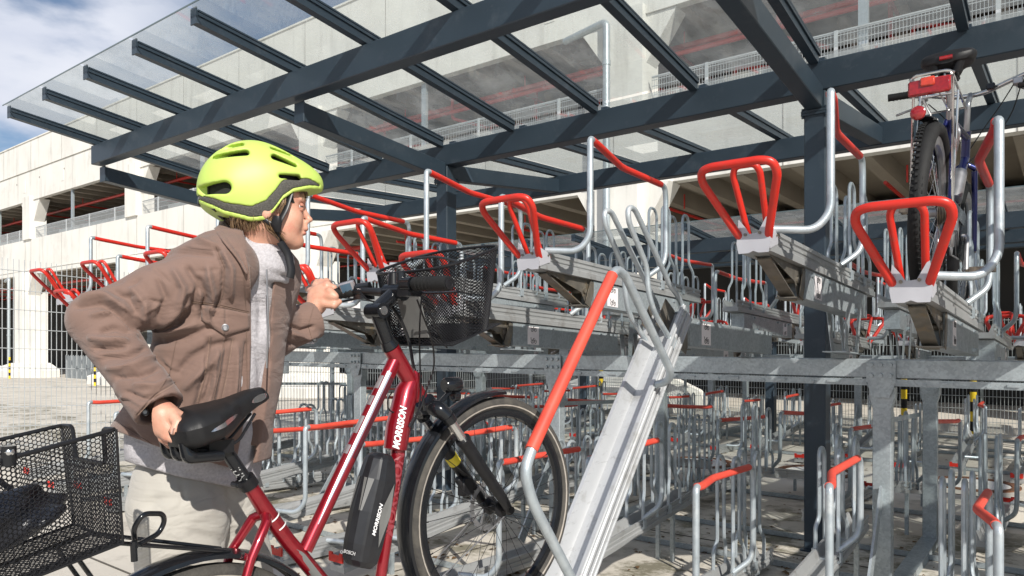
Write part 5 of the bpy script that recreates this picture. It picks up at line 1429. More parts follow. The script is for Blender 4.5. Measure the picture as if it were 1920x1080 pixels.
def fold(vs, fs, folds, lim=.0125):
    """press creases (-) and ridges (+) into a surface along lines"""
    vs = np.array(vs, float); me = bpy.data.meshes.new('tmp'); me.from_pydata(vs.tolist(), [], [list(map(int,f)) for f in fs]); 
    bm = bmesh.new(); bm.from_mesh(me); bmesh.ops.recalc_face_normals(bm, faces=bm.faces); bm.normal_update()
    nr = np.array([v.normal[:] for v in bm.verts]); bm.free(); bpy.data.meshes.remove(me)
    px = 960+FO*vs[:,0]/vs[:,1]; py = 641-FO*(vs[:,2]-ZC)/vs[:,1]
    vd = vs-np.array([0,0,ZC]); vd /= np.linalg.norm(vd,axis=1)[:,None]
    face = np.clip(-(nr*vd).sum(1)*2.5, 0, 1)
    disp = np.zeros(len(vs))
    for pts, w_, amp in folds:
        P = np.array(pts, float); best = np.full(len(vs), 1e9); par = np.zeros(len(vs)); L = 0; tot = sum(np.linalg.norm(P[i+1]-P[i]) for i in range(len(P)-1))
        for i in range(len(P)-1):
            a, b = P[i], P[i+1]; ab = b-a; l = np.linalg.norm(ab)
            t = np.clip(((px-a[0])*ab[0]+(py-a[1])*ab[1])/(l*l), 0, 1)
            dd = np.hypot(px-a[0]-ab[0]*t, py-a[1]-ab[1]*t); m = dd < best
            best = np.where(m, dd, best); par = np.where(m, (L+t*l)/tot, par); L += l
        taper = np.clip(np.sin(np.clip(par,0,1)*PI), 0, 1)**.5*.85+.15
        disp += amp*np.exp(-(best/w_)**2)*taper
    disp = np.clip(disp, -lim, lim*1.5)
    return vs+nr*(disp*face)[:,None]
vs = fold(vs, fs, [([(250,960),(300,935),(380,930)],9,-.007),([(355,1000),(375,1005),(420,1015)],8,-.009),([(350,1040),(385,1050),(400,1070)],7,-.006),([(290,900),(275,1000),(285,1075)],12,-.005),([(430,900),(438,980),(432,1075)],8,-.014),([(340,905),(345,935),(330,960)],5,-.006),([(390,920),(400,960)],9,.005),([(455,960),(480,1040)],9,-.006)])
tr = emesh('trousers', vs, fs, tm_)
# shoes
for nm, cx, cy in (('a',300,1.80),('b',440,2.04)):
    c = V((rr_(cx,cy)+.05, cy, P0.z))
    b = MB()
    def sh(i, j, c=c):
        a = 2*PI*j; L_ = -.10+.27*i; w_ = float(np.interp(i,[0,.08,.4,.75,.95,1],[.018,.036,.038,.048,.034,.012])); h = float(np.interp(i,[0,.1,.35,.6,1],[.07,.10,.10,.06,.02]))
        ca, sa = math.cos(a), math.sin(a)
        return c+V((L_*.8, L_*.5, 0))+V((-.5*w_*ca, .8*w_*ca, (h*sa if sa > 0 else 0)+.012))
    b.grid(sh, 16, 16, cv=True); b.f.append(list(range(16))); b.mi.append(0); b.f.append([15*16+k for k in reversed(range(16))]); b.mi.append(0)
    mb_loc(b, 'shoe', M['gloss'])
# --- hoodie
T_HO = tabl(T_IN, 0, 0, 0)
def f_ho(X, Y, Z):
    d = column(X, Y, Z, T_HO)
    # raised collar
    cc = (rr_(484,1.90), 1.90)
    for (py, rad, ox) in ((458,.080,0),(474,.094,2),(492,.106,0),(508,.100,-8)):
        x, y = X-cc[0]-ox*.0012, Y-cc[1]; ring = np.sqrt((np.sqrt(x*x+(y*1.0)**2)-rad*.78)**2+(Z-zz_(py)-x*-.30)**2)-.014
        d = su(d, ring, .02)
    d = d + .003*np.sin(Z*46+X*40)+.0025*np.sin(X*60-Z*33)
    pxx = 960+FO*X/np.maximum(Y,.1); pyy = 641-FO*(Z-ZC)/np.maximum(Y,.1)
    d = np.maximum(d, (pyy-np.interp(pxx, [225,330,440,510], [862,893,915,905]))*.0013)
    return d
lo = (rr_(190), 1.66, zz_(925)); hi = (rr_(570), 2.2, zz_(435))
vs, fs = surface(f_ho, lo, hi, .007)
vs = fold(vs, fs, [([(478,520),(490,580),(485,640)],5,-.006),([(495,560),(502,640)],4,.006),([(482,650),(490,720),(470,800)],7,-.006),([(470,760),(465,860)],6,.006),([(240,862),(340,885),(440,905)],2.5,-.004)])
ho = emesh('hoodie', vs, fs, hm_, sm=1)
b = MB(); 
b.tube([loc(500,505,1.77), loc(503,600,1.765), loc(500,690,1.78)], .0022, 6)
mb_loc(b, 'zip', M['steel_dull'], ho)
# --- jacket
SR, EL, WR = loc(425,500,1.775), loc(183,600,1.66), loc(298,766,1.585)
SLf, ELl, WRl = loc(505,520,2.03), loc(508,628,2.10), loc(588,600,2.19)
T_JA = tabl(T_IN[1:-1], -6, .020, .022)
T_JA = [(z, r, d, a+(.012 if z < zz_(700) else 0), b+(.014 if z < zz_(760) else 0)) for z, r, d, a, b in T_JA]
def f_ja(X, Y, Z):
    body = column(X, Y, Z, T_JA)
    sho = scap(X,Y,Z, loc(440,478,1.86), SR, .072, .078)
    sho2 = scap(X,Y,Z, loc(470,478,1.95), SLf, .07, .07)
    body = su(body, sho, .05); body = su(body, sho2, .05)
    inner = column(X, Y, Z, [(z-.02*(i == 0)*0, r, d, a-.014, bb-.014) for i, (z, r, d, a, bb) in enumerate([(T_JA[-1][0] if False else q[0],)+q[1:] for q in T_JA])])
    zlo = T_JA[-1][0]; zmin = min(q[0] for q in T_JA)
    inner2 = np.where(Z < zmin+.05, column(X, Y, np.maximum(Z, zmin+.0005), [(z, r, d, a-.012, bb-.012) for z, r, d, a, bb in T_JA]), 1.0)
    body = np.maximum(body, -inner2)
    # open front: between the two front edges
    pxx = 960+FO*X/np.maximum(Y,.1); pyy = 641-FO*(Z-ZC)/np.maximum(Y,.1)
    e1 = np.interp(pyy, [430,455,500,560,640,720,760,850,900], [455,460,466,470,471,469,464,446,440])
    e2 = np.interp(pyy, [430,455,500,560,640,720,800,880], [522,522,516,509,507,505,502,498])
    yc = 1.90
    cut = np.maximum(np.maximum(e1-pxx, pxx-e2)*.0013, (Y-yc+.02))
    cut = np.maximum(cut, -(column(X,Y,Z,T_HO)+.012))
    body = np.maximum(body, -cut)
    hem = np.interp(pxx, [195,330,440,500,540], [800,850,880,862,850])
    body = np.maximum(body, (pyy-hem)*.0013)
    # neck hole
    hole = scap(X,Y,Z, loc(474,500,1.90), loc(470,420,1.90), .062, .085)
    body = ss(body, hole, .01)
    # right arm: upper and fore arm
    ua = scap(X,Y,Z, SR, (np.array(SR)*.45+np.array(EL)*.55), .076, .068)
    ua = su(ua, scap(X,Y,Z, (np.array(SR)*.45+np.array(EL)*.55), EL, .068, .060), .02)
    fa = scap(X,Y,Z, EL, WR, .064, .047)
    arm = su(ua, fa, .012)
    cf = np.array(WR)-np.array(EL); cf = cf/np.linalg.norm(cf); W_ = np.array(WR)
    s = (X-W_[0])*cf[0]+(Y-W_[1])*cf[1]+(Z-W_[2])*cf[2]
    cuff = np.maximum(scap(X,Y,Z, W_-cf*.075, W_+cf*.03, .056, .054), s-.004)
    arm = np.maximum(arm, s-.004); arm = np.minimum(arm, cuff)
    arm = np.maximum(arm, -np.maximum(scap(X,Y,Z, W_-cf*.05, W_+cf*.05, .040, .042), -s-.03))
    # left arm
    la = su(scap(X,Y,Z, SLf, ELl, .075, .065), scap(X,Y,Z, ELl, WRl, .066, .052), .03)
    c2 = np.array(WRl)-np.array(ELl); c2 = c2/np.linalg.norm(c2); W2 = np.array(WRl)
    s2 = (X-W2[0])*c2[0]+(Y-W2[1])*c2[1]+(Z-W2[2])*c2[2]
    cu2 = scap(X,Y,Z, W2-c2*.07, W2+c2*.03, .060, .056)
    la = np.maximum(np.minimum(la, cu2), s2-.004)
    la = np.maximum(la, -np.maximum(scap(X,Y,Z, W2-c2*.05, W2+c2*.05, .042, .044), -s2-.03))
    body = np.maximum(body, -1.0)
    d = su(body, arm, .014); d = su(d, la, .02)
    return d
lo = (rr_(95,1.66), 1.47, zz_(900)); hi = (rr_(630,2.2), 2.31, zz_(415))
vs, fs = surface(f_ja, lo, hi, .0045)
F_ = []
def cr_(pts, w_, a): F_.append((pts, w_*.75, a*2.9))
# creases and ridges of the near sleeve
cr_([(138,575),(190,568),(232,600),(262,622)], 6, -.012); cr_([(150,560),(200,556),(250,585)], 8, .008)
cr_([(170,592),(210,588),(245,612)], 6, .007); cr_([(188,622),(215,614),(245,622)], 5, -.012)
cr_([(165,632),(205,640),(240,640)], 7, .007); cr_([(175,655),(215,652),(235,648)], 5, -.009)
cr_([(190,672),(240,668),(275,652)], 6, -.010); cr_([(200,690),(250,690),(290,668)], 7, .007)
cr_([(215,708),(262,705),(300,690)], 5, -.008); cr_([(235,735),(268,748),(300,738)], 5, -.007); cr_([(250,722),(290,725),(320,712)], 6, .006)
cr_([(325,505),(345,540),(330,580),(300,610)], 8, .008); cr_([(350,500),(372,535),(362,575),(330,612)], 6, -.010)
cr_([(372,520),(388,560),(376,600)], 6, -.010); cr_([(390,500),(398,550),(392,590)], 7, .009)
cr_([(295,520),(312,560),(295,600)], 8, -.005); cr_([(305,480),(350,470),(400,478)], 6, -.009); cr_([(330,460),(370,452),(410,462)], 6, .006)
cr_([(245,540),(275,570),(270,605)], 9, .006); cr_([(210,545),(240,560),(255,590)], 7, -.005)
cr_([(262,628),(300,640),(350,634),(400,612)], 8, -.010); cr_([(280,618),(320,622),(370,606)], 8, .007)
# armhole seam, body folds
cr_([(405,462),(420,500),(418,550),(398,600)], 4, -.010); cr_([(418,470),(434,505),(432,560)], 7, .006)
cr_([(330,700),(360,670),(400,650),(440,640)], 9, -.008); cr_([(345,730),(385,690),(410,660)], 9, .007)
cr_([(355,790),(390,740),(402,690)], 8, -.007); cr_([(392,640),(385,700),(362,780)], 5, -.008); cr_([(428,640),(420,700),(405,770)], 5, -.008)
cr_([(408,650),(400,720),(382,780)], 6, .006); cr_([(445,650),(440,720),(432,790)], 6, .006); cr_([(462,640),(458,720),(450,790)], 4, -.006)
cr_([(300,850),(350,862),(430,880)], 3, -.005); cr_([(240,800),(260,830),(300,850)], 7, -.006); cr_([(455,470),(462,520),(465,560)], 5, .005)
# far sleeve
cr_([(540,610),(565,620),(590,612)], 5, -.007); cr_([(535,640),(560,648),(585,640)], 6, -.006); cr_([(545,625),(575,632),(598,626)], 5, .006)
rn = random.Random(5)
for i in range(26):
    cx, cy = rn.uniform(180,400), rn.uniform(480,760)
    a = rn.uniform(-.6,.9); L_ = rn.uniform(12,30)
    cr_([(cx-L_*math.cos(a), cy-L_*math.sin(a)), (cx, cy+rn.uniform(-4,4)), (cx+L_*math.cos(a), cy+L_*math.sin(a))], rn.uniform(3,5), rn.choice((-1,1))*rn.uniform(.0015,.003))
vs = fold(vs, fs, F_)
ja = emesh('jacket', vs, fs, jm_, sm=1)
from mathutils.bvhtree import BVHTree
bvh = BVHTree.FromPolygons([V(v.co)+P0 for v in ja.data.vertices], [tuple(p.vertices) for p in ja.data.polygons])
def drape(px, py, off=.002, tree=None):
    dr = loc(px, py, 1.0)-V((0,0,ZC)); h = (tree or bvh).ray_cast(V((0,0,ZC)), dr.normalized())
    if h[0] is None: return loc(px, py, 1.8)
    return h[0]-dr.normalized()*off
def dquad(b, P, nu=10, nv=6, off=.003, thick=.0025):
    """cloth patch laid on the jacket; P four picture corners"""
    P = [np.array(p, float) for p in P]
    g = lambda u, v: (P[0]*(1-u)+P[1]*u)*(1-v)+(P[3]*(1-u)+P[2]*u)*v
    b.grid(lambda u, v: drape(*g(u, v), off), nu, nv)
# pocket flap
b = MB(); dquad(b, [(378,572),(422,580),(422,629),(378,600)], off=.005); dquad(b, [(422,580),(467,588),(467,616),(422,629)], off=.005)
fl = mb_loc(b, 'pocket_flap', jm_, ja)
mo = fl.modifiers.new('s', 'SOLIDIFY'); mo.thickness = .004; mo.offset = 0
b = MB(); dquad(b, [(455,438),(475,470),(468,508),(440,470)], off=.006, nu=8, nv=8); dquad(b, [(404,424),(455,440),(444,476),(412,446)], off=.006, nu=8, nv=8)
for o_ in ():
    pass
def dline(b, pts, r=.0011, n=14, off=.0012):
    P = np.array(pts, float); ts = np.linspace(0, len(P)-1, n*(len(P)-1)); X_ = np.interp(ts, range(len(P)), P[:,0]); Y_ = np.interp(ts, range(len(P)), P[:,1])
    b.tube([drape(x, y, off) for x, y in zip(X_, Y_)], r, 5)
def dstitch(b, pts, r=.0007, step=2.6, off=.0012):
    P = np.array(pts, float)
    for i in range(len(P)-1):
        L_ = np.linalg.norm(P[i+1]-P[i]); k = int(L_/step)
        for j in range(k):
            q0, q1 = P[i]+(P[i+1]-P[i])*(j/k), P[i]+(P[i+1]-P[i])*((j+.6)/k); b.tube([drape(*q0, off), drape(*q1, off)], r, 4)
b = MB()
for L_ in ([(360,564),(400,568),(467,584)],[(470,500),(473,560),(475,640),(476,720),(478,770)],[(457,505),(460,560),(462,585)],[(462,620),(463,680),(464,740)],
           [(396,632),(390,690),(372,755)],[(434,634),(424,700),(410,765)],[(420,636),(411,700),(398,760)],[(405,462),(421,500),(419,550),(400,600)],[(327,716),(290,738),(255,776)],[(382,598),(422,625)],[(422,625),(464,612)],[(330,640),(318,700),(300,730)],[(214,788),(300,842),(345,856)],[(588,576),(578,610),(585,636)]):
    dline(b, L_)
sm_ = mb_loc(b, 'seam', jm2, ja)
b = MB()
thr = pmat('thread', (.36,.25,.19), None, 30, .8)
for L_ in ([(360,567),(400,571),(467,587)],[(467,500),(470,560),(472,640),(473,720),(475,770)],[(382,576),(422,583),(464,591)],[(330,719),(293,741),(258,779)],[(393,632),(387,690),(369,755)],[(437,634),(427,700),(413,765)]):
    dstitch(b, L_)
mb_loc(b, 'stitching', thr, ja, smooth=False)
for px, py in ((422,614),(272,773),(590,637)):
    b = MB(); c = drape(px, py, .006); n_ = (V((0,0,ZC))-c).normalized()
    b.revolve(c, n_, [(.0005,.0035),(.004,.0035),(.0055,.0022),(.0065,.004),(.0085,.003),(.009,0),(.0085,-.003),(.0005,-.003)], 20, closed=False)
    mb_loc(b, 'snap_button', M['steel_dull'], ja)
# collar of the jacket: a folded-down leaf on the near side and a stand round the nape
inn = [(421,414,1.845),(432,424,1.825),(444,438,1.805),(456,456,1.79),(465,478,1.785),(469,496,1.785),(466,512,1.785)]
out = [(401,428),(408,438),(417,449),(427,461),(440,476),(452,492),(464,513)]
b = MB()
def leaf(u, v):
    k = u*(len(inn)-1); i = min(int(k), len(inn)-2); t = k-i
    A_ = loc(*inn[i])*(1-t)+loc(*inn[i+1])*t
    o0, o1 = drape(*out[i], .012), drape(*out[i+1], .012); B_ = o0*(1-t)+o1*t
    p = A_*(1-v)+B_*v; return p+(V((0,0,ZC))-p).normalized()*.012*math.sin(PI*v)
b.grid(leaf, 28, 10)
lf = mb_loc(b, 'collar', jm_, ja); mo = lf.modifiers.new('s', 'SOLIDIFY'); mo.thickness = .004
b = MB()
cst = [(421,414,1.845),(412,414,1.89),(410,418,1.94),(424,426,1.99),(455,440,2.02),(495,458,2.01),(515,478,1.99)]
def stand(u, v):
    k = u*(len(cst)-1); i = min(int(k), len(cst)-2); t = k-i
    A_ = loc(*cst[i])*(1-t)+loc(*cst[i+1])*t; return A_+V(((.5-abs(u-.4))*-.03*v, 0, -.05*v))
b.grid(stand, 24, 5)
lf = mb_loc(b, 'collar_stand', jm2, ja); mo = lf.modifiers.new('s', 'SOLIDIFY'); mo.thickness = .004
# --- head
HC = loc(505,385,1.87); Hf = V((.914,.406,0)).normalized(); Hl = V((.406,-.914,0)).normalized(); Hz = V((0,0,1))
HM = [list(Hf), list(Hl), [0,0,1]]
def H(x, l, z): return HC+Hf*x+Hl*l+V((0,0,z))
def loccoord(X, Y, Z):
    x, y, z = X-HC.x, Y-HC.y, Z-HC.z
    return Hf.x*x+Hf.y*y, Hl.x*x+Hl.y*y, z
def f_head(X, Y, Z):
    x, l, z = loccoord(X, Y, Z); x = x+.011; al = np.abs(l)
    d = sell(x,l,z,(-.018,0,.035),(.098,.072,.092))
    d = su(d, sell(x,l,z,(.040,0,-.028),(.055,.050,.078)), .03)
    d = su(d, sell(x,l,z,(.050,0,.022),(.046,.058,.040)), .02)
    d = su(d, scap(x,al,z,(-.004,.047,-.056),(.070,.012,-.088),.018,.017), .024)
    d = su(d, sell(x,l,z,(.080,0,-.092),(.015,.017,.014)), .018)
    d = su(d, sell(x,al,z,(.062,.036,-.034),(.024,.020,.024)), .018)
    d = ss(d, sell(x,al,z,(.098,.030,-.002),(.014,.015,.011)), .012)
    d = su(d, scap(x,l,z,(.092,0,.004),(.110,0,-.028),.0058,.0070), .011)
    d = su(d, sell(x,l,z,(.1125,0,-.031),(.0075,.0075,.0065)), .006)
    d = su(d, sell(x,al,z,(.103,.011,-.037),(.008,.006,.006)), .005)
    d = su(d, sell(x,l,z,(.098,0,-.055),(.010,.022,.012)), .010)
    d = su(d, sell(x,l,z,(.1005,0,-.0575),(.0055,.018,.0042)), .004)
    d = su(d, sell(x,l,z,(.0980,0,-.0680),(.0058,.016,.0046)), .004)
    d = ss(d, sell(x,l,z,(.105,0,-.0628),(.010,.019,.0013)), .002)
    d = su(d, sell(x,al,z,(.089,.028,.014),(.010,.020,.006)), .008)
    d = ss(d, sell(x,al,z,(.098,.025,-.060),(.006,.004,.007)), .008)
    d = su(d, sell(x,al,z,(.050,.030,-.055),(.024,.018,.026)), .02)
    # ears
    e = sell(x,al,z,(-.004,.077,-.016),(.018,.0085,.032)); e = ss(e, sell(x,al,z,(.001,.086,-.012),(.0095,.007,.019)), .004)
    d = su(d, e, .004)
    # neck
    d = su(d, scap(X,Y,Z,H(-.026,0,-.050),loc(472,500,1.90),.052,.060), .030)
    return d
lo = np.array(HC)-np.array((.16,.13,.21)); hi = np.array(HC)+np.array((.16,.13,.14))
vs, fs = surface(f_head, lo, hi, .0036)
hd = emesh('head', vs, fs, skin, sm=1)
lip = pmat('lips', (.52,.21,.16), (.46,.19,.14), 30, .5)
# lips and brows painted by material on the same skin
hd.data.materials.append(lip); hd.data.materials.append(pmat('brow', (.20,.12,.07), None, 60, .8))
for p in hd.data.polygons:
    c = V(p.center)+P0; x = (c-HC).dot(Hf); l = (c-HC).dot(Hl); z = c.z-HC.z
    x += .011
    if x > .0955 and abs(l) < .017 and -.0725 < z < -.0545: p.material_index = 1
    if x > .070 and .014 < abs(l) < .048 and .013 < z < .0205-.12*max(0,abs(l)-.035): p.material_index = 2
for s in (-1,1):
    b = MB(); b.revolve(H(.0675,s*.030,-.002), (0,0,1), [(.0098*math.sin(a), .0098*math.cos(a)) for a in np.linspace(.02,PI-.02,12)], 20, closed=False)
    ey = mb_loc(b, 'eye', pmat('eye_white', (.75,.72,.68), None, 20, .2) if s == -1 else bpy.data.materials['eye_white'], hd)
    b = MB(); ec = H(.0675,s*.030,-.002); dn_ = (Hf*.97+Hl*s*.05+V((0,0,.12))).normalized(); b.revolve(ec+dn_*.0086, dn_, [(.0005,.0022),(.0035,.0018),(.0056,.0002),(.005,-.002)], 16, closed=False)
    mb_loc(b, 'iris', pmat('iris', (.06,.07,.06), None, 40, .15) if s == -1 else bpy.data.materials['iris'], ey)
    b = MB()
    for zz, rr2 in ((.0030,.0128),(.0062,.0118),(-.0056,.0124),(-.0090,.0115)):
        b.tube([ec+Hf*(math.cos(t)*rr2)+Hl*s*(math.sin(t)*rr2)+V((0,0,zz-.002*abs(math.sin(t)))) for t in np.linspace(-.9,1.25,10)], .0024, 6)
    mb_loc(b, 'eyelid', skin, hd)
# --- hair
hairm = pmat('fair_brown_hair', (.055,.032,.018), (.24,.145,.07), 38, .5, 0)
b = MB(); rn = random.Random(11)
def strand(p0, p1, sag, r=.0009):
    m = (p0+p1)/2+V((rn.uniform(-.006,.006), rn.uniform(-.006,.006), sag)); b.tube([p0, p0*.5+m*.5+V((0,0,.002)), m, p1*.5+m*.5, p1], [r, r*1.1, r, r*.8, r*.3], 4, rr=0)
for i in range(800):
    l = rn.uniform(-.078,.080); x = -.115+.10*rn.random()+.02*(abs(l) > .06)
    k = math.sqrt(max(0, 1-(l/.085)**2)); x0 = -.02-.100*k+rn.uniform(0,.02); 
    p0 = H(x0+.012, l, .002+rn.uniform(-.01,.02)); p1 = H(x0+rn.uniform(.012,.050), l*.88+rn.uniform(-.012,.012), -.050+rn.uniform(-.028,.014)); strand(p0, p1, .004)
for i in range(420):
    s = 1 if rn.random() < .8 else -1
    x = rn.uniform(-.095,-.030); p0 = H(x, s*(.064+rn.uniform(0,.010)), -.006+rn.uniform(-.01,.02)); p1 = H(x+rn.uniform(-.005,.035), s*(.056+rn.uniform(-.010,.010)), -.052+rn.uniform(-.030,.016)); strand(p0, p1, .0)
for i in range(60):
    p0 = H(-.02+rn.uniform(-.01,.01), .074, -.030); p1 = H(.024+rn.uniform(-.015,.012), .062+rn.uniform(-.004,.006), -.086+rn.uniform(-.012,.008)); strand(p0, p1, -.012)
for i in range(70):
    l = rn.uniform(-.05,.055); p0 = H(.088-(abs(l)/.055)*.022, l, .052); p1 = H(.096-(abs(l)/.055)*.026+rn.uniform(-.004,.003), l+rn.uniform(-.006,.006), .026+rn.uniform(-.008,.006)); strand(p0, p1, .0, .0010)
for i in range(50):
    p0 = H(.03+rn.uniform(-.012,.012), .070, .020); p1 = H(.022+rn.uniform(-.012,.012), .074, -.018+rn.uniform(-.014,.01)); strand(p0, p1, .0, .0010)
mb_loc(b, 'hair', hairm, hd)
# --- helmet
lime = pmat('lime_shell', (.46,.60,.125), (.43,.57,.11), 3, .5, 0, c3=(.40,.54,.10), s3=9)
foam = pmat('grey_foam', (.105,.10,.088), (.05,.048,.042), 260, .85, 0, bump=.4, bscale=400)
def vent(x, l, z, a, b_, r1, r2): return scap(x, np.abs(l), z, a, b_, r1, r2)
def px2h(px, py, l=.082):
    x = ((px-505)*.001373-l*.406*.97)/.914; return x, (385-py)*.001373*.955
def f_helm(X, Y, Z):
    x, l, z = loccoord(X, Y, Z)
    d = sell(x,l,z,(-.036,0,.030),(.128,.097,.131))
    d = su(d, sell(x,l,z,(.052,0,.062),(.082,.064,.050)), .05)
    d = su(d, sell(x,l,z,(-.092,0,.025),(.072,.080,.080)), .03)
    al = np.abs(l)
    zb = np.interp(x, [-.19,-.15,-.11,-.05,-.015,.005,.025,.05,.09,.15], [.006,-.022,-.042,-.055,-.050,-.026,.004,.024,.038,.048])
    d = np.maximum(d, zb-z)
    d = np.maximum(d, -sell(x,l,z,(-.028,0,.030),(.118,.083,.098)))
    # raised ribs: shallow sculpted grooves and deep vents
    for (p, q, r1, r2) in (((442,308),(488,299),.0052,.0080),((532,302),(566,314),.0080,.0042),((541,340),(570,337),.0052,.0058),((410,373),(455,369),.0090,.0155)):
        x0, z0 = px2h(*p); x1, z1 = px2h(*q); d = ss(d, np.maximum(vent(x,l,z,(x0,.10,z0),(x1,.10,z1),r1,r2)*1.0 if False else np.sqrt(np.maximum(0, 0))+scap(x, np.zeros_like(x), z, (x0,0,z0),(x1,0,z1), r1, r2), .02-al), .006)
    for (p, q, r1, r2) in (((414,298),(474,279),.0030,.0048),((520,281),(556,291),.0034,.0030)):
        x0, z0 = px2h(*p, .05); x1, z1 = px2h(*q, .05); d = ss(d, np.maximum(scap(x, np.zeros_like(x), z, (x0,0,z0),(x1,0,z1), r1, r2), .02-al), .006)
    for lc in (.0,):
        d = ss(d, scap(x, al, z, (-.115,lc,.130),(-.035,lc,.168), .010, .009), .008)
        d = ss(d, scap(x, al, z, (.010,lc,.165),(.085,lc*.8,.128), .009, .008), .008)
    g = scap(x, np.zeros_like(x), z, (-.16,0,.052), (-.045,0,.060), .004, .004)
    return d
ZBX = [-.19,-.15,-.11,-.05,-.015,.005,.025,.05,.09,.15]
def band(X, Y, Z):
    x, l, z = loccoord(X, Y, Z)
    zb = np.interp(x, ZBX, [.006,-.022,-.042,-.055,-.050,-.026,.004,.024,.038,.048])
    hgt = np.interp(x, [-.18,-.13,-.09,-.05,-.01,.02,.05,.09,.125], [.018,.026,.029,.034,.048,.048,.034,.026,.012])
    return np.maximum(np.maximum(zb+.0095-z, z-zb-hgt)*.75, x-.122)
def f_lime(X, Y, Z): return np.maximum(f_helm(X,Y,Z), -band(X,Y,Z))
def f_foam(X, Y, Z): return np.maximum(f_helm(X,Y,Z)+.0016, band(X,Y,Z)-.0004)
lo = np.array(HC)+np.array((-.21,-.16,-.07)); hi = np.array(HC)+np.array((.19,.16,.19))
vs, fs = surface(f_lime, lo, hi, .0030)
hel = emesh('helmet', vs, fs, [lime, foam], sm=1)
vs, fs = surface(f_foam, lo, hi, .0032); emesh('foam_band', vs, fs, foam, hel, sm=1)
for p in hel.data.polygons:
    c = V(p.center)+P0; x = (c-HC).dot(Hf); l = (c-HC).dot(Hl); z = c.z-HC.z
    zb = np.interp(x, [-.19,-.15,-.11,-.05,-.015,.005,.025,.05,.09,.15], [.006,-.022,-.042,-.055,-.050,-.026,.004,.024,.038,.048])
    hgt = np.interp(x, [-.18,-.13,-.09,-.05,-.01,.02,.05,.09,.12], [.016,.026,.030,.038,.058,.056,.036,.024,.004])
    inner = ((x+.028)/.118)**2+(l/.083)**2+((z-.030)/.098)**2 < 1.10
    if inner: p.material_index = 1
b = MB(); b.grid(lambda u, v: H(-.030+.1165*math.cos((v-.12)*PI*.5)*math.cos(u*2*PI), .0835*math.cos((v-.12)*PI*.5)*math.sin(u*2*PI), .022+.115*math.sin((v-.12)*PI*.5)), 32, 12, cu=True)
mb_loc(b, 'padding', pmat('black_padding', (.015,.015,.015), None, 200, .9), hel)
hbv = BVHTree.FromPolygons([V(v.co)+P0 for v in hel.data.vertices], [tuple(p.vertices) for p in hel.data.polygons])
b = MB(); P_ = [(415,401),(458,403),(450,415),(428,413)]
b.add([drape(x, y, .0015, hbv) for x, y in P_], [(0,1,2,3)]); mb_loc(b, 'reflective_patch', pmat('pale_patch', (.55,.53,.50), None, 20, .4), hel)
# --- straps
b = MB()
def strap(pts, w_=.007): b.tube(pts, w_, 8, rr=.01, squash=(1.0,.28))
strap([H(.046,.070,.026), H(.032,.078,-.020), H(.016,.080,-.052), H(.010,.070,-.085), H(.035,.045,-.110), H(.045,.020,-.116)])
strap([H(-.030,.070,-.040), H(-.010,.078,-.056), H(.008,.080,-.066)], .005)
strap([H(.020,.060,-.100), H(.040,.058,-.130), H(.048,.060,-.172), H(.044,.060,-.190)], .010)
strap([H(.045,.020,-.116), H(.035,-.045,-.110), H(.008,-.080,-.050), H(.040,-.074,.026)])
mb_loc(b, 'strap', M['black'], hel)
b = MB(); b.tube([H(.010,.084,-.040), H(.008,.084,-.060), H(.012,.078,-.078)], [.010,.014,.008], 10, squash=(1,.5)); mb_loc(b, 'buckle', M['black'], hel)
b = MB(); b.tube([H(-.163,.0,.005), H(-.150,.03,-.012), H(-.128,.055,-.03)], .006, 8); b.revolve(H(-.160,0,.0), (Hf*-1), [(.001,.01),(.014,.008),(.014,0),(.001,0)], 14, closed=False); mb_loc(b, 'dial', M['black'], hel)

# --- hands
def hand(name, prims, lo_, hi_, kk=.004):
    def f(X, Y, Z):
        d = None
        for p in prims:
            q = scap(X,Y,Z,*p[:4]) if p[0] is not None else None
            kb = p[4] if len(p) > 4 else kk
            d = q if d is None else su(d, q, kb)
        return d
    vs, fs = surface(f, lo_, hi_, .0018); return emesh(name, vs, fs, skin, sm=1)
def L(px, py, d): return np.array(loc(px, py, d))
# right hand holding the rear edge of the saddle
w0 = np.array(WR)+np.array((.0,.0,.0))
R_ = [
 (L(282,752,1.60), L(303,779,1.585), .025, .026, .01),
 (L(303,779,1.585), L(318,800,1.580), .026, .022, .014),
 (L(310,772,1.590), L(336,782,1.585), .020, .014, .014),
 (L(300,800,1.585), L(318,812,1.580), .022, .018, .014),
 # thumb lies against the flank of the saddle
 (L(322,775,1.575), L(334,793,1.560), .0125, .0115, .008), (L(334,793,1.560), L(326,808,1.548), .0110, .0090, .004),
 # fingers run under the edge
 (L(334,780,1.60), L(345,796,1.60), .0110, .0100, .006), (L(345,796,1.60), L(350,812,1.60), .0095, .0085, .004),
 (L(312,818,1.570), L(332,826,1.568), .0100, .0092, .005), (L(332,826,1.568), L(350,826,1.572), .0090, .0080, .003),
 (L(305,822,1.585), L(326,833,1.585), .0098, .0088, .005), (L(326,833,1.585), L(346,833,1.590), .0086, .0076, .003),
 (L(298,816,1.60), L(318,834,1.602), .0090, .0080, .005), (L(318,834,1.602), L(338,838,1.606), .0078, .0070, .003),
]
handR = hand('hand', R_, L(258,860,1.50)+np.array((0,0,0)), (rr_(372,1.6), 1.66, zz_(735,1.6)))
b = MB(); nl = L(324.5,808,1.5385); b.tube([V(nl)+V((.001,0,.006)), V(nl)-V((.002,0,.006))], .0055, 10, squash=(.35,1)) ; mb_loc(b, 'nail', pmat('nail', (.66,.42,.34), None, 20, .3), handR)
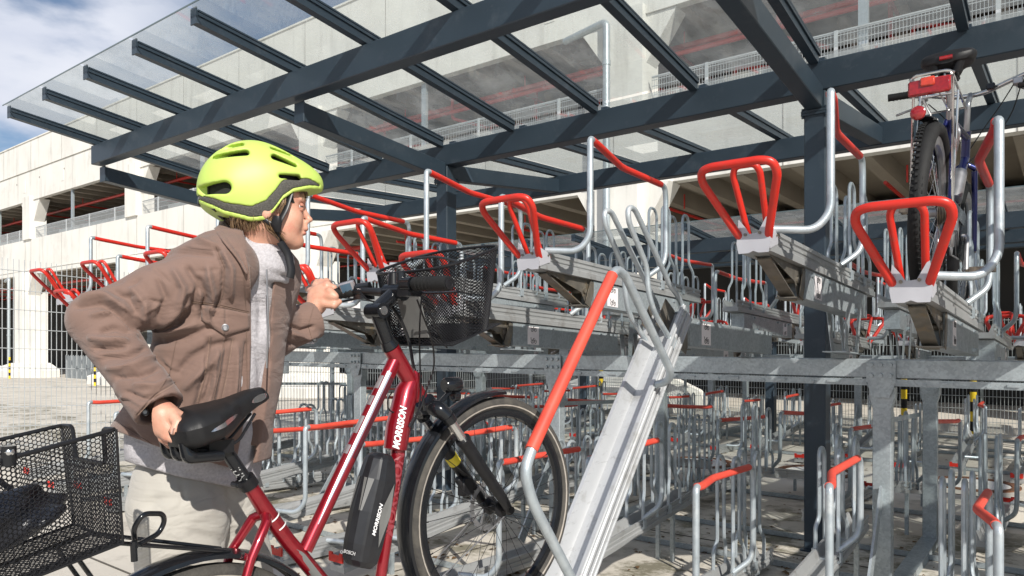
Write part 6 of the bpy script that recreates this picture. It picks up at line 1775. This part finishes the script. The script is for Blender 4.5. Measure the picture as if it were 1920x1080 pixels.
# left hand on the left grip
gc, gd = loc(612,553,2.215), None
Lh = [
 (L(578,592,2.19), L(594,572,2.195), .026, .026, .012),
 (L(594,572,2.195), L(604,552,2.195), .026, .022, .014),
 (L(588,556,2.20), L(622,556,2.18), .019, .017, .016),
 (L(592,546,2.20), L(612,536,2.195), .014, .0125, .012), (L(612,536,2.195), L(626,540,2.20), .0120, .0105, .006), 
 (L(618,545,2.18), L(628,556,2.175), .0115, .0105, .008), (L(628,556,2.175), L(630,568,2.185), .0100, .0090, .004),
 (L(596,542,2.20), L(590,532,2.225), .0120, .0110, .008), (L(590,532,2.225), L(594,528,2.245), .0100, .0090, .004),
 (L(606,538,2.20), L(602,529,2.225), .0120, .0110, .008), (L(602,529,2.225), L(606,528,2.245), .0100, .0090, .004),
 (L(614,536,2.20), L(612,528,2.222), .0118, .0105, .008), (L(612,528,2.222), L(616,529,2.245), .0100, .0090, .004),
 (L(586,548,2.20), L(578,542,2.222), .0105, .0095, .008), (L(578,542,2.222), L(582,538,2.24), .0090, .0080, .004),
 (L(608,570,2.18), L(626,572,2.175), .0130, .0115, .010), (L(626,572,2.175), L(636,566,2.185), .0105, .0085, .004),
]
handL = hand('hand', Lh, (rr_(555,2.2), 2.10, zz_(620,2.2)), (rr_(655,2.2), 2.30, zz_(505,2.2)))

# --- black bag inside the rear basket
bagm = pmat('black_nylon', (.020,.022,.030), (.012,.013,.017), 12, .32, 0, bump=.3, bscale=60)
bag_p = B.P(-1.42, .83, -.01)
bagr = empty('bag', bag_p, 'crumpled black nylon bag lying inside the rear wire basket', 'bag')
def f_bag(X, Y, Z):
    d = sell(X,Y,Z,(0,0,.045),(.085,.16,.05)); d = su(d, sell(X,Y,Z,(.02,.07,.05),(.06,.07,.035)), .03); d = su(d, sell(X,Y,Z,(-.02,-.04,.08),(.05,.08,.03)), .03)
    return d+.006*np.sin(X*70+Y*34)+.005*np.sin(Y*60-Z*90+X*20)
vs, fs = surface(f_bag, (-.13,-.2,-.02), (.13,.2,.15), .007)
me = bpy.data.meshes.new('bag_body'); me.from_pydata(vs.tolist(), [], [list(map(int,f)) for f in fs]); me.materials.append(bagm); me.polygons.foreach_set('use_smooth', [True]*len(me.polygons))
o = bpy.data.objects.new('bag_body', me); C.objects.link(o); o.parent = bagr
b = MB(); b.tube([(-.03,.10,.08),(0,.05,.125),(.02,-.03,.12),(.03,-.09,.09)], .006, 8, rr=.03, squash=(1,.4)); b.build('strap', bagm, bagr)
